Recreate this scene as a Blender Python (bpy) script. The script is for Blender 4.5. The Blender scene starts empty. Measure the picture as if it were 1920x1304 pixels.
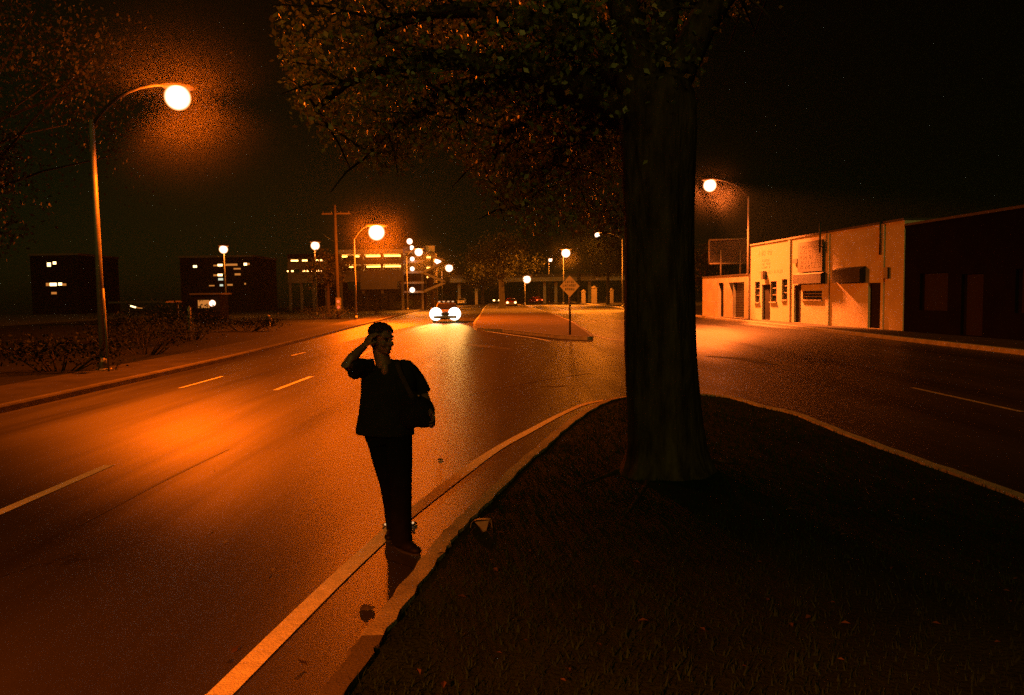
import bpy, bmesh, math, random
import numpy as np
from mathutils import Vector, Matrix, Euler

random.seed(7)
rng = np.random.default_rng(11)
PI = math.pi
scene = bpy.context.scene
col = scene.collection

# ------------------------------------------------------------------ camera
F = 1450.0            # focal length in pixels of the 1920 px wide photograph
H = 1.9               # eye height above the road
PITCH = math.atan(98 / F)
ROLL = math.radians(0.8)
CP, SP = math.cos(PITCH), math.sin(PITCH)
fw = Vector((0, CP, -SP)); up0 = Vector((0, SP, CP)); r0 = Vector((1, 0, 0))
RT = r0 * math.cos(ROLL) - up0 * math.sin(ROLL)
UP = up0 * math.cos(ROLL) + r0 * math.sin(ROLL)
EYE = Vector((0, 0, H))
cam_data = bpy.data.cameras.new('camera')
cam_data.sensor_width = 36; cam_data.lens = F / 1920 * 36
cam_data.clip_start = 0.05; cam_data.clip_end = 3000
cam = bpy.data.objects.new('camera', cam_data); col.objects.link(cam)
cam.matrix_world = Matrix(((RT.x, UP.x, -fw.x, EYE.x), (RT.y, UP.y, -fw.y, EYE.y), (RT.z, UP.z, -fw.z, EYE.z), (0, 0, 0, 1)))
scene.camera = cam


def ray(x, y):
    return (fw * F + RT * (x - 960) + UP * (652 - y)).normalized()


def gp(x, y, z=0.0):
    """where the sight line through a photo pixel meets the level z"""
    d = ray(x, y); t = (z - H) / d.z
    return EYE + d * t


def dp(x, y, Y):
    """the point of that sight line at distance Y up the road"""
    d = ray(x, y)
    return EYE + d * (Y / d.y)


def to_px(P):
    P = np.asarray(P) - np.array(EYE)
    dz = P @ np.array(fw)
    return 960 + F * (P @ np.array(RT)) / dz, 652 - F * (P @ np.array(UP)) / dz


# ------------------------------------------------------------------ materials
def nt(m):
    m.use_nodes = True
    return m.node_tree.nodes, m.node_tree.links


def mat(name, c1, c2=None, rough=0.7, scale=4.0, bump=0.0, bscale=None, metal=0.0, spec=0.5, stretch=(1, 1, 1), detail=6, trans=0.0):
    m = bpy.data.materials.new(name); N, L = nt(m)
    b = N['Principled BSDF']
    b.inputs['Roughness'].default_value = rough
    b.inputs['Metallic'].default_value = metal
    b.inputs['Specular IOR Level'].default_value = spec
    if c2 is None:
        c2 = tuple(v * 0.6 for v in c1)
    tc = N.new('ShaderNodeTexCoord'); mp = N.new('ShaderNodeMapping'); mp.inputs['Scale'].default_value = stretch
    L.new(tc.outputs['Object'], mp.inputs['Vector'])
    n = N.new('ShaderNodeTexNoise'); n.inputs['Scale'].default_value = scale; n.inputs['Detail'].default_value = detail
    n.inputs['Roughness'].default_value = 0.65
    L.new(mp.outputs['Vector'], n.inputs['Vector'])
    r = N.new('ShaderNodeValToRGB')
    r.color_ramp.elements[0].position = 0.32; r.color_ramp.elements[1].position = 0.68
    r.color_ramp.elements[0].color = (*c2, 1); r.color_ramp.elements[1].color = (*c1, 1)
    L.new(n.outputs['Fac'], r.inputs['Fac'])
    L.new(r.outputs['Color'], b.inputs['Base Color'])
    if bump:
        n2 = N.new('ShaderNodeTexNoise'); n2.inputs['Scale'].default_value = bscale or scale * 4; n2.inputs['Detail'].default_value = 5
        L.new(mp.outputs['Vector'], n2.inputs['Vector'])
        bp = N.new('ShaderNodeBump'); bp.inputs['Strength'].default_value = bump; bp.inputs['Distance'].default_value = 0.03
        L.new(n2.outputs['Fac'], bp.inputs['Height']); L.new(bp.outputs['Normal'], b.inputs['Normal'])
    if trans:
        t = N.new('ShaderNodeBsdfTranslucent'); mx = N.new('ShaderNodeMixShader'); mx.inputs['Fac'].default_value = trans
        L.new(r.outputs['Color'], t.inputs['Color'])
        L.new(b.outputs['BSDF'], mx.inputs[1]); L.new(t.outputs['BSDF'], mx.inputs[2])
        L.new(mx.outputs['Shader'], N['Material Output'].inputs['Surface'])
    return m


def emit(name, color, strength):
    m = bpy.data.materials.new(name); N, L = nt(m)
    N.remove(N['Principled BSDF'])
    e = N.new('ShaderNodeEmission'); e.inputs['Color'].default_value = (*color, 1); e.inputs['Strength'].default_value = strength
    L.new(e.outputs['Emission'], N['Material Output'].inputs['Surface'])
    if strength < 50: m.cycles.emission_sampling = 'NONE'
    return m


def glare_mat(name, limb, core, strength, decades=1.6, start=0.25):
    """lamp with its glare painted in: a pale heart, dimmer and more orange rim"""
    m = bpy.data.materials.new(name); N, L = nt(m)
    N.remove(N['Principled BSDF'])
    e = N.new('ShaderNodeEmission')
    lw = N.new('ShaderNodeLayerWeight'); lw.inputs['Blend'].default_value = 0.5
    mr = N.new('ShaderNodeMapRange'); mr.inputs['From Min'].default_value = start; mr.inputs['From Max'].default_value = 1.0
    mr.inputs['To Min'].default_value = 0; mr.inputs['To Max'].default_value = -decades
    L.new(lw.outputs['Facing'], mr.inputs['Value'])
    rp = N.new('ShaderNodeValToRGB')
    rp.color_ramp.elements[0].position = start; rp.color_ramp.elements[0].color = (*core, 1)
    rp.color_ramp.elements[1].position = 0.8; rp.color_ramp.elements[1].color = (*limb, 1)
    L.new(lw.outputs['Facing'], rp.inputs['Fac']); L.new(rp.outputs['Color'], e.inputs['Color'])
    p = N.new('ShaderNodeMath'); p.operation = 'POWER'; p.inputs[0].default_value = 10
    L.new(mr.outputs['Result'], p.inputs[1])
    mu = N.new('ShaderNodeMath'); mu.operation = 'MULTIPLY'; mu.inputs[1].default_value = strength
    L.new(p.outputs['Value'], mu.inputs[0]); L.new(mu.outputs['Value'], e.inputs['Strength'])
    L.new(e.outputs['Emission'], N['Material Output'].inputs['Surface'])
    m.cycles.emission_sampling = 'NONE'
    return m


def asphalt():
    m = bpy.data.materials.new('asphalt'); N, L = nt(m); b = N['Principled BSDF']; b.inputs['Specular IOR Level'].default_value = 0.36
    tc = N.new('ShaderNodeTexCoord')

    def noise(scale, stretch, detail=5):
        mp = N.new('ShaderNodeMapping'); mp.inputs['Scale'].default_value = stretch
        n = N.new('ShaderNodeTexNoise'); n.inputs['Scale'].default_value = scale; n.inputs['Detail'].default_value = detail
        n.inputs['Roughness'].default_value = 0.6
        L.new(tc.outputs['Object'], mp.inputs['Vector']); L.new(mp.outputs['Vector'], n.inputs['Vector'])
        return n.outputs['Fac']

    def math_(op, a, bb):
        n = N.new('ShaderNodeMath'); n.operation = op
        for i, v in enumerate((a, bb)):
            if isinstance(v, (int, float)): n.inputs[i].default_value = v
            else: L.new(v, n.inputs[i])
        return n.outputs['Value']
    streak = noise(1.0, (0.9, 0.05, 1))      # tyre-worn bands along the road
    patch = noise(0.35, (1, 0.7, 1))
    grain = noise(90, (1, 1, 1), 3)
    s = math_('ADD', math_('MULTIPLY', streak, 0.55), math_('MULTIPLY', patch, 0.45))
    s = math_('ADD', s, math_('MULTIPLY', math_('SUBTRACT', grain, 0.5), 0.55))
    r = N.new('ShaderNodeValToRGB')
    r.color_ramp.elements[0].position = 0.3; r.color_ramp.elements[1].position = 0.72
    r.color_ramp.elements[0].color = (0.007, 0.0068, 0.0065, 1); r.color_ramp.elements[1].color = (0.03, 0.029, 0.027, 1)
    L.new(s, r.inputs['Fac'])
    vo = N.new('ShaderNodeTexVoronoi'); vo.feature = 'DISTANCE_TO_EDGE'; vo.inputs['Scale'].default_value = 0.22
    wn = N.new('ShaderNodeTexNoise'); wn.inputs['Scale'].default_value = 1.3; wn.inputs['Detail'].default_value = 6
    L.new(tc.outputs['Object'], wn.inputs['Vector'])
    wm = N.new('ShaderNodeMix'); wm.data_type = 'RGBA'; wm.blend_type = 'LINEAR_LIGHT'; wm.inputs['Factor'].default_value = 0.9
    L.new(tc.outputs['Object'], wm.inputs['A']); L.new(wn.outputs['Color'], wm.inputs['B']); L.new(wm.outputs['Result'], vo.inputs['Vector'])
    cr = N.new('ShaderNodeMapRange'); cr.inputs['From Min'].default_value = 0.0; cr.inputs['From Max'].default_value = 0.006
    cr.inputs['To Min'].default_value = 0.25; cr.inputs['To Max'].default_value = 1.0
    L.new(vo.outputs['Distance'], cr.inputs['Value'])
    mu = N.new('ShaderNodeMix'); mu.data_type = 'RGBA'; mu.blend_type = 'MULTIPLY'; mu.inputs['Factor'].default_value = 1.0
    L.new(r.outputs['Color'], mu.inputs['A']); L.new(cr.outputs['Result'], mu.inputs['B']); L.new(mu.outputs['Result'], b.inputs['Base Color'])
    ro = N.new('ShaderNodeMapRange'); ro.inputs['From Min'].default_value = 0.3; ro.inputs['From Max'].default_value = 0.7
    ro.inputs['To Min'].default_value = 0.52; ro.inputs['To Max'].default_value = 0.42
    L.new(math_('ADD', math_('MULTIPLY', streak, 0.5), math_('MULTIPLY', patch, 0.5)), ro.inputs['Value']); L.new(ro.outputs['Result'], b.inputs['Roughness'])
    sp = N.new('ShaderNodeMapRange'); sp.inputs['From Min'].default_value = 0.36; sp.inputs['From Max'].default_value = 0.64
    sp.inputs['To Min'].default_value = 0.12; sp.inputs['To Max'].default_value = 0.62
    L.new(streak, sp.inputs['Value']); L.new(sp.outputs['Result'], b.inputs['Specular IOR Level'])
    bp = N.new('ShaderNodeBump'); bp.inputs['Strength'].default_value = 0.12; bp.inputs['Distance'].default_value = 0.01
    L.new(grain, bp.inputs['Height']); L.new(bp.outputs['Normal'], b.inputs['Normal'])
    return m


SOD = (1.0, 0.13, 0.002)
M = dict(
    asphalt=asphalt(),
    earth=mat('dark_earth', (0.014, 0.013, 0.009), (0.008, 0.008, 0.005), 0.95, 1.5, 0.5, 30),
    turf=mat('worn_turf', (0.01, 0.02, 0.004), (0.005, 0.011, 0.003), 0.95, 2.2, 0.6, 40, spec=0.04),
    dry=mat('dry_turf', (0.075, 0.055, 0.03), (0.025, 0.02, 0.011), 0.95, 0.6, 0.5, 12),
    blade=mat('grass_blade', (0.014, 0.036, 0.005), (0.009, 0.022, 0.004), 0.9, 1.0, 0, None, 0, 0.05, trans=0.3),
    paving=mat('concrete_paving', (0.04, 0.037, 0.032), (0.018, 0.017, 0.015), 0.9, 1.2, 0.3, 50, spec=0.1),
    kerb=mat('kerb_concrete', (0.34, 0.32, 0.28), (0.16, 0.15, 0.13), 0.85, 3.5, 0.4, 60),
    kerb_dark=mat('dark_kerb', (0.07, 0.065, 0.055), (0.04, 0.035, 0.03), 0.9, 4, 0.4, 60),  # darker kerb tone for the near stretch
    tar=mat('tar', (0.012, 0.012, 0.012), (0.008, 0.008, 0.008), 0.6, 5),
    kerb_left=mat('left_kerb', (0.12, 0.11, 0.095), (0.05, 0.046, 0.04), 0.9, 3, 0.4, 60, spec=0.15),  # darker kerb tone for the left side
    paint=mat('road_paint', (0.75, 0.73, 0.68), (0.5, 0.48, 0.44), 0.75, 14, 0.3, 90, detail=10),
    paint_old=mat('worn_road_paint', (0.34, 0.32, 0.28), (0.09, 0.085, 0.08), 0.8, 9, 0.3, 90, detail=10),
    bark=mat('bark', (0.06, 0.05, 0.032), (0.012, 0.01, 0.007), 0.98, 9, 1.0, 22, stretch=(1, 1, 0.22), spec=0.03),
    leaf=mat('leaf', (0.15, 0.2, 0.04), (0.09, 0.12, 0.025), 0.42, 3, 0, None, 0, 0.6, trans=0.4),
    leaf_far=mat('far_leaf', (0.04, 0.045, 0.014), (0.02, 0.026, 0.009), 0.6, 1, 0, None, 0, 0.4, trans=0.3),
    shrub_leaf=mat('shrub_leaf', (0.012, 0.016, 0.005), (0.006, 0.009, 0.003), 0.8, 1, spec=0.1),
    verge=mat('dark_verge', (0.008, 0.009, 0.004), (0.004, 0.005, 0.002), 0.95, 2, 0.4, 30, spec=0.1),
    steel=mat('galvanised_steel', (0.2, 0.19, 0.18), (0.13, 0.12, 0.115), 0.5, 6, 0.1, 40, 0.35),
    dark_metal=mat('dark_metal', (0.05, 0.05, 0.05), (0.03, 0.03, 0.03), 0.5, 6),
    wood=mat('pole_wood', (0.012, 0.011, 0.01), (0.007, 0.006, 0.006), 0.9, 3, 0.4, 30, stretch=(1, 1, 0.1)),
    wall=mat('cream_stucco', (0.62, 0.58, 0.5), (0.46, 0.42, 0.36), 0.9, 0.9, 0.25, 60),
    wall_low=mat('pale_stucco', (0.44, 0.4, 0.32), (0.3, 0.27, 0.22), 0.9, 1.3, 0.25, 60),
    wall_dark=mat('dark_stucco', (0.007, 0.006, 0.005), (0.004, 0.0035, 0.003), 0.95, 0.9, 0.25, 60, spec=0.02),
    faded=mat('faded_lettering', (0.3, 0.17, 0.1), (0.36, 0.3, 0.22), 0.9, 9),
    board=mat('sign_board_dark', (0.035, 0.03, 0.024), (0.02, 0.017, 0.014), 0.7, 3),
    door=mat('door_brown', (0.012, 0.01, 0.008), (0.007, 0.006, 0.005), 0.8, 5, stretch=(4, 4, 0.5), spec=0.08),
    roller=mat('shutter_metal', (0.025, 0.022, 0.02), (0.015, 0.013, 0.012), 0.55, 4),
    glass=mat('dark_glass', (0.02, 0.02, 0.02), (0.012, 0.012, 0.012), 0.12, 2, spec=0.6),
    frame=mat('window_frame', (0.22, 0.19, 0.15), (0.15, 0.13, 0.1), 0.7, 5),
    awning=mat('awning_canvas', (0.009, 0.008, 0.007), (0.005, 0.005, 0.004), 0.85, 6, 0.2, 40),
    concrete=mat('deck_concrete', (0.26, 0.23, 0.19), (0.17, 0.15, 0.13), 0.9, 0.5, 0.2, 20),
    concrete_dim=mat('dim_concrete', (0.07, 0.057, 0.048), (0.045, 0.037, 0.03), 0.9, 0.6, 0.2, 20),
    skin=mat('skin', (0.17, 0.09, 0.055), (0.13, 0.065, 0.04), 0.55, 12),
    hair=mat('black_hair', (0.012, 0.01, 0.008), (0.006, 0.005, 0.004), 0.5, 60, 0.8, 120),
    shirt=mat('black_shirt', (0.018, 0.017, 0.016), (0.01, 0.01, 0.01), 0.95, 8, 0.5, 14, spec=0.1),
    trouser=mat('dark_trousers', (0.007, 0.007, 0.008), (0.004, 0.004, 0.005), 0.95, 8, 0.4, 16, spec=0.05),
    shoe=mat('dark_shoes', (0.006, 0.005, 0.005), (0.004, 0.004, 0.003), 0.6, 10, spec=0.15),
    bag=mat('black_bag', (0.012, 0.011, 0.011), (0.007, 0.007, 0.007), 0.85, 12, 0.4, 30, spec=0.1),
    strap=mat('bag_strap', (0.05, 0.03, 0.02), (0.03, 0.02, 0.012), 0.9, 20, spec=0.1),
    sign_face=mat('sign_face', (0.8, 0.68, 0.42), (0.65, 0.52, 0.3), 0.6, 6),
    sign_ink=mat('sign_ink', (0.03, 0.026, 0.02), (0.02, 0.018, 0.015), 0.6, 6),
    litter=mat('white_litter', (0.22, 0.2, 0.17), (0.14, 0.12, 0.1), 0.7, 20),
    dead_leaf=mat('dead_leaf', (0.07, 0.045, 0.02), (0.035, 0.022, 0.012), 0.9, 6, spec=0.05),
    tyre=mat('tyre_rubber', (0.015, 0.015, 0.015), (0.01, 0.01, 0.01), 0.85, 9),
    rim=mat('wheel_rim', (0.4, 0.4, 0.4), (0.3, 0.3, 0.3), 0.35, 5, metal=0.7),
    chrome=mat('bumper', (0.25, 0.24, 0.23), (0.2, 0.19, 0.18), 0.35, 5, metal=0.4),
    car_white=mat('white_car_paint', (0.5, 0.49, 0.46), (0.45, 0.44, 0.41), 0.3, 3),
    car_grey=mat('grey_car_paint', (0.12, 0.115, 0.11), (0.1, 0.095, 0.09), 0.35, 3),
    bark_dark=mat('dark_bark', (0.025, 0.02, 0.015), (0.012, 0.01, 0.008), 0.95, 5, 0.6, 14, stretch=(1, 1, 0.25)),
    stone=mat('dim_stone', (0.13, 0.11, 0.09), (0.07, 0.06, 0.05), 0.9, 3, 0.3, 20),
    arm=mat('lamp_arm', (0.012, 0.011, 0.01), (0.008, 0.008, 0.007), 0.9, 6),
    car_red=mat('red_car_paint', (0.3, 0.02, 0.015), (0.24, 0.015, 0.01), 0.3, 3),
    car_dark=mat('dark_car_paint', (0.04, 0.04, 0.045), (0.03, 0.03, 0.035), 0.3, 3),
    lampglass=glare_mat('sodium_globe', (1, 0.28, 0.02), (1, 0.93, 0.75), 5.0, 1.0, 0.16),
    lampfar=glare_mat('far_sodium_globe', (1, 0.25, 0.015), (1, 0.9, 0.65), 4.5, 1.0, 0.14),
    lampsmall=glare_mat('small_sodium_globe', (1, 0.25, 0.015), (1, 0.9, 0.7), 3.2, 0.6, 0.3),
    tube=emit('ceiling_light_glow', (1.0, 0.36, 0.05), 110),
    tube_dim=emit('dim_ceiling_light_glow', (1.0, 0.4, 0.1), 12),
    window_glow=emit('lit_window_glow', (1.0, 0.33, 0.06), 0.55),
    window_bright=emit('bright_window_glow', (1.0, 0.62, 0.25), 4.5),
    window_cool=emit('cool_window_glow', (0.75, 0.8, 0.6), 0.9),
    headlight=glare_mat('headlight_glow', (1.0, 0.55, 0.15), (1, 0.95, 0.8), 4.5, 0.6, 0.35),
    tail=glare_mat('tail_light_glow', (1.0, 0.06, 0.01), (1, 0.12, 0.02), 4, 0.8, 0.3),
    tail_white=glare_mat('bright_tail_glow', (1.0, 0.08, 0.01), (1, 0.5, 0.15), 9, 0.9, 0.3),
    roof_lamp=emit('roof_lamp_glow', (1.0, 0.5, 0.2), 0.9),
    signal_red=emit('signal_glow', (1.0, 0.12, 0.03), 1.6),
    signal_green=emit('green_signal_glow', (0.1, 0.8, 0.45), 0.5),
)


# ------------------------------------------------------------------ object helpers
def link(name, me, m=None, parent=None):
    o = bpy.data.objects.new(name, me); col.objects.link(o)
    if m is not None:
        for mm in (m if isinstance(m, (list, tuple)) else [m]):
            me.materials.append(mm)
    if parent is not None:
        o.parent = parent
    return o


def tag(o, label, cat, group=None):
    o['label'] = label; o['category'] = cat
    if group: o['group'] = group
    return o


def thing(name, label, cat, loc=(0, 0, 0), rotz=0.0, group=None):
    o = bpy.data.objects.new(name, None); o.empty_display_size = 0.1
    col.objects.link(o); o.location = loc; o.rotation_euler = (0, 0, rotz)
    return tag(o, label, cat, group)


class MB:
    """collects simple solids into one mesh"""
    def __init__(self):
        self.v = []; self.f = []; self.mi = []; self.sm = []

    def add(self, vs, fs, mi=0, smooth=False):
        k = len(self.v)
        self.v += [tuple(p) for p in vs]
        for q in fs:
            self.f.append(tuple(i + k for i in q)); self.mi.append(mi); self.sm.append(smooth)
        return self

    def box(self, c, s, rz=0.0, mi=0, R=None):
        c = Vector(c); hx, hy, hz = s[0] / 2, s[1] / 2, s[2] / 2
        R = R or Matrix.Rotation(rz, 3, 'Z')
        vs = [c + R @ Vector((x * hx, y * hy, z * hz)) for x in (-1, 1) for y in (-1, 1) for z in (-1, 1)]
        return self.add(vs, [(0, 1, 3, 2), (4, 6, 7, 5), (0, 4, 5, 1), (2, 3, 7, 6), (0, 2, 6, 4), (1, 5, 7, 3)], mi)

    def tube(self, pts, rads, seg=10, mi=0, cap=True, squash=None):
        pts = [Vector(p) for p in pts]
        if isinstance(rads, (int, float)): rads = [rads] * len(pts)
        vs = []; n = len(pts); prev = None
        for i, p in enumerate(pts):
            t = (pts[min(i + 1, n - 1)] - pts[max(i - 1, 0)]).normalized()
            if prev is None:
                a = Vector((1, 0, 0)) if abs(t.x) < 0.8 else Vector((0, 1, 0))
                u = (a - t * a.dot(t)).normalized()
            else:
                u = (prev - t * prev.dot(t)).normalized()
            prev = u; w = t.cross(u)
            ru, rw = (rads[i] if isinstance(rads[i], (tuple, list)) else (rads[i], rads[i]))
            for k in range(seg):
                a = 2 * PI * k / seg
                vs.append(p + u * math.cos(a) * ru + w * math.sin(a) * rw)
        fs = [(i * seg + k, i * seg + (k + 1) % seg, (i + 1) * seg + (k + 1) % seg, (i + 1) * seg + k) for i in range(n - 1) for k in range(seg)]
        if cap:
            fs.append(tuple(reversed(range(seg)))); fs.append(tuple((n - 1) * seg + k for k in range(seg)))
        return self.add(vs, fs, mi, True)

    def ell(self, c, r, R=None, nu=14, nv=9, mi=0, power=1.0):
        c = Vector(c); R = R or Matrix.Identity(3); vs = []
        for j in range(1, nv):
            th = PI * j / nv
            for k in range(nu):
                a = 2 * PI * k / nu
                vs.append(c + R @ Vector((r[0] * math.sin(th) * math.cos(a), r[1] * math.sin(th) * math.sin(a), r[2] * math.cos(th))))
        vs.append(c + R @ Vector((0, 0, r[2]))); vs.append(c + R @ Vector((0, 0, -r[2])))
        T = len(vs) - 2; B = T + 1; fs = []
        for j in range(nv - 2):
            for k in range(nu):
                k2 = (k + 1) % nu
                fs.append((j * nu + k, (j + 1) * nu + k, (j + 1) * nu + k2, j * nu + k2))
        for k in range(nu):
            k2 = (k + 1) % nu
            fs.append((T, k, k2)); fs.append((B, (nv - 2) * nu + k2, (nv - 2) * nu + k))
        return self.add(vs, fs, mi, True)

    def strip(self, A, B, mi=0):
        n = len(A)
        return self.add(list(A) + list(B), [(i, i + 1, n + i + 1, n + i) for i in range(n - 1)], mi)

    def mesh(self, name):
        me = bpy.data.meshes.new(name); me.from_pydata(self.v, [], self.f)
        me.polygons.foreach_set('material_index', self.mi); me.polygons.foreach_set('use_smooth', self.sm)
        me.update(); return me

    def build(self, name, m, parent=None, normals=True):
        me = self.mesh(name)
        if normals:
            bm = bmesh.new(); bm.from_mesh(me); bmesh.ops.recalc_face_normals(bm, faces=bm.faces); bm.to_mesh(me); bm.free()
        return link(name, me, m, parent)


def bevel(o, w=0.01, seg=2):
    b = o.modifiers.new('bevel', 'BEVEL'); b.width = w; b.segments = seg; b.limit_method = 'ANGLE'; b.angle_limit = math.radians(40)
    return o


def structure(o):
    o['kind'] = 'structure'; return o


def copy_tree(o, parent=None):
    c = o.copy(); col.objects.link(c)
    if parent is not None: c.parent = parent
    for ch in [x for x in o.children]:
        copy_tree(ch, c)
    return c


# ------------------------------------------------------------------ world, haze, faint added fill
w = bpy.data.worlds.new('World'); scene.world = w; w.use_nodes = True
N, L = w.node_tree.nodes, w.node_tree.links
bg = N['Background']
sky = N.new('ShaderNodeTexSky'); sky.sky_type = 'NISHITA'; sky.sun_disc = False
sky.sun_elevation = math.radians(32); sky.sun_rotation = math.radians(172)
mx = N.new('ShaderNodeMix'); mx.data_type = 'RGBA'; mx.blend_type = 'MULTIPLY'; mx.inputs['Factor'].default_value = 1.0
tcw = N.new('ShaderNodeTexCoord'); sep = N.new('ShaderNodeSeparateXYZ'); L.new(tcw.outputs['Generated'], sep.inputs['Vector'])
rampw = N.new('ShaderNodeValToRGB')
rampw.color_ramp.elements[0].position = 0.0; rampw.color_ramp.elements[0].color = (0.75, 0.58, 0.08, 1)     # town glow low down
rampw.color_ramp.elements[1].position = 0.35; rampw.color_ramp.elements[1].color = (0.16, 0.17, 0.02, 1)
az = N.new('ShaderNodeMath'); az.operation = 'MULTIPLY_ADD'; az.inputs[1].default_value = 0.45; az.inputs[2].default_value = 0.1   # darker to the right, away from the town
L.new(sep.outputs['X'], az.inputs[0])
zz_ = N.new('ShaderNodeMath'); zz_.operation = 'ABSOLUTE'; L.new(sep.outputs['Z'], zz_.inputs[0])
ad = N.new('ShaderNodeMath'); ad.operation = 'MULTIPLY_ADD'; ad.inputs[1].default_value = 0.5
L.new(zz_.outputs['Value'], ad.inputs[0]); L.new(az.outputs['Value'], ad.inputs[2]); L.new(ad.outputs['Value'], rampw.inputs['Fac'])
L.new(sky.outputs['Color'], mx.inputs['A']); L.new(rampw.outputs['Color'], mx.inputs['B'])
L.new(mx.outputs['Result'], bg.inputs['Color'])
bg.inputs['Strength'].default_value = 0.0012

sd = bpy.data.lights.new('fill_sun', 'SUN'); sd.energy = 0.36; sd.angle = math.radians(12); sd.color = (1.0, 0.74, 0.12)  # no moon: soft fill added from behind the viewpoint
so = bpy.data.objects.new('fill_sun', sd); col.objects.link(so)
sdir = Vector((0.14, 0.84, -0.53)).normalized()
so.rotation_euler = sdir.to_track_quat('-Z', 'Y').to_euler()

hz = MB().box((0, 170, 22), (420, 460, 60))  # thin scattering volume added so the lamps glow
hm = bpy.data.materials.new('thin_halo_haze'); N, L = nt(hm); N.remove(N['Principled BSDF'])
vs = N.new('ShaderNodeVolumeScatter'); vs.inputs['Color'].default_value = (0.8, 1, 0.9, 1)
vs.inputs['Density'].default_value = 0.0001; vs.inputs['Anisotropy'].default_value = 0.35
L.new(vs.outputs['Volume'], N['Material Output'].inputs['Volume'])
hzo = structure(hz.build('halo_haze', hm))

# ------------------------------------------------------------------ ground, roads, islands
g = MB().add([(-900, -120, -0.03), (900, -120, -0.03), (900, 1600, -0.03), (-900, 1600, -0.03)], [(0, 1, 2, 3)])
structure(g.build('ground', M['earth']))


def left_x(Y):
    return -8.75 - 0.045 * max(0.0, Y - 24) - 0.004 * max(0.0, 20 - Y)


def right_x(Y):
    return 14.5


Ys = [-14 + 3 * i for i in range(20)] + [48 + 12 * i for i in range(30)]
rd = MB()
rd.strip([(left_x(Y), Y, 0) for Y in Ys], [(right_x(Y), Y, 0) for Y in Ys])
structure(rd.build('road', M['asphalt']))


def kerb_strip(pts, inward, width=0.16, h=0.13, name='kerb', mats=None, mi=None):
    """kerb stones: a face, a rounded arris and a top; pts run along the road edge"""
    mb = MB(); n = len(pts); ins = []
    for i in range(n):
        a = Vector(pts[max(0, i - 1)][:2]); b = Vector(pts[min(n - 1, i + 1)][:2])
        t = (b - a).normalized(); nn = Vector((-t.y, t.x)) * inward; ins.append(nn)
    prof = [(0, -0.02), (0.012, h - 0.03), (0.035, h), (width, h + 0.004), (width + 0.01, h - 0.05)]
    rows = [[(p[0] + nn.x * d, p[1] + nn.y * d, z) for p, nn in zip(pts, ins)] for d, z in prof]
    for A, B in zip(rows, rows[1:]):
        k = len(mb.f); mb.strip(A, B)
        if mi:
            for i in range(n - 1): mb.mi[k + i] = mi[i]
    o = mb.build(name, mats or M['kerb']); return structure(o), ins


# left pavement with its kerb
lp = [(left_x(Y), Y) for Y in Ys]
kerb_strip(lp, 1, 0.18, 0.13, 'kerb', M['kerb_left'])
pv = MB()
pv.strip([(left_x(Y) - 0.18, Y, 0.125) for Y in Ys], [(left_x(Y) - 2.1, Y, 0.135) for Y in Ys])
structure(pv.build('pavement', M['paving']))
vg = MB()
vg.strip([(left_x(Y) - 2.1, Y, 0.12) for Y in Ys], [(left_x(Y) - 2.3, Y, 0.1) for Y in Ys])
vg.strip([(left_x(Y) - 2.3, Y, 0.1) for Y in Ys], [(left_x(Y) - 30, Y, 0.02) for Y in Ys])
structure(vg.build('verge', M['verge']))
# driveway mouth in the left pavement
a, b = gp(532, 648), gp(610, 623)
# right pavement
rp = [(right_x(Y), Y) for Y in Ys]
kerb_strip(rp, -1, 0.18, 0.14)
pv = MB()
pv.strip([(right_x(Y) + 0.18, Y, 0.135) for Y in Ys], [(right_x(Y) + 9, Y, 0.15) for Y in Ys])
structure(pv.build('pavement', M['paving']))

# near island: grass inside a kerb
KZ = 0.13
kpx = [(600, 1282), (665, 1192), (728, 1113), (792, 1035), (812, 1009), (851, 970), (902, 924), (971, 860), (1000, 838), (1041, 803), (1092, 768), (1132, 750), (1168, 743), (1236, 737), (1305, 737), (1377, 743), (1438, 760), (1499, 773), (1590, 808), (1733, 859), (1916, 923)]
kp = [gp(x, y, KZ) for x, y in kpx]
first = [Vector((kp[0].x - 0.85, -6, 0)), Vector((kp[0].x - 0.3, 1.5, 0))]
last = [Vector((kp[-1].x - 0.02, 3, 0)), Vector((kp[-1].x - 0.1, -6, 0))]
kp = first + kp + last


def smooth_line(P, per=5):
    out = []
    for i in range(len(P) - 1):
        p0, p1, p2, p3 = P[max(i - 1, 0)], P[i], P[i + 1], P[min(i + 2, len(P) - 1)]
        for k in range(per):
            t = k / per
            out.append(0.5 * ((2 * p1) + (p2 - p0) * t + (2 * p0 - 5 * p1 + 4 * p2 - p3) * t * t + (3 * p1 - p0 - 3 * p2 + p3) * t ** 3))
    out.append(P[-1]); return out


ks = smooth_line(kp, 5)
ks = [Vector((p.x + 0.012 * math.sin(i * 2.3), p.y, 0)) for i, p in enumerate(ks)]
mi = [1 if i < 3 * 5 else 0 for i in range(len(ks) - 1)]
ko, ins = kerb_strip(ks, -1, 0.15, KZ, 'kerb', [M['kerb'], M['kerb_dark']], mi)
ISL = [Vector((p.x + n.x * 0.13, p.y + n.y * 0.13)) for p, n in zip(ks, ins)]


def inside(poly, x, y):
    c = False; j = len(poly) - 1
    for i in range(len(poly)):
        if (poly[i].y > y) != (poly[j].y > y) and x < (poly[j].x - poly[i].x) * (y - poly[i].y) / (poly[j].y - poly[i].y) + poly[i].x:
            c = not c
        j = i
    return c


def island_z(x, y):
    d = min((Vector((x, y)) - p).length for p in ISL)
    return 0.10 + 0.10 * min(1, d / 1.5) + 0.012 * math.sin(3.1 * x + 1.7 * y) * min(1, d)


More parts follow.
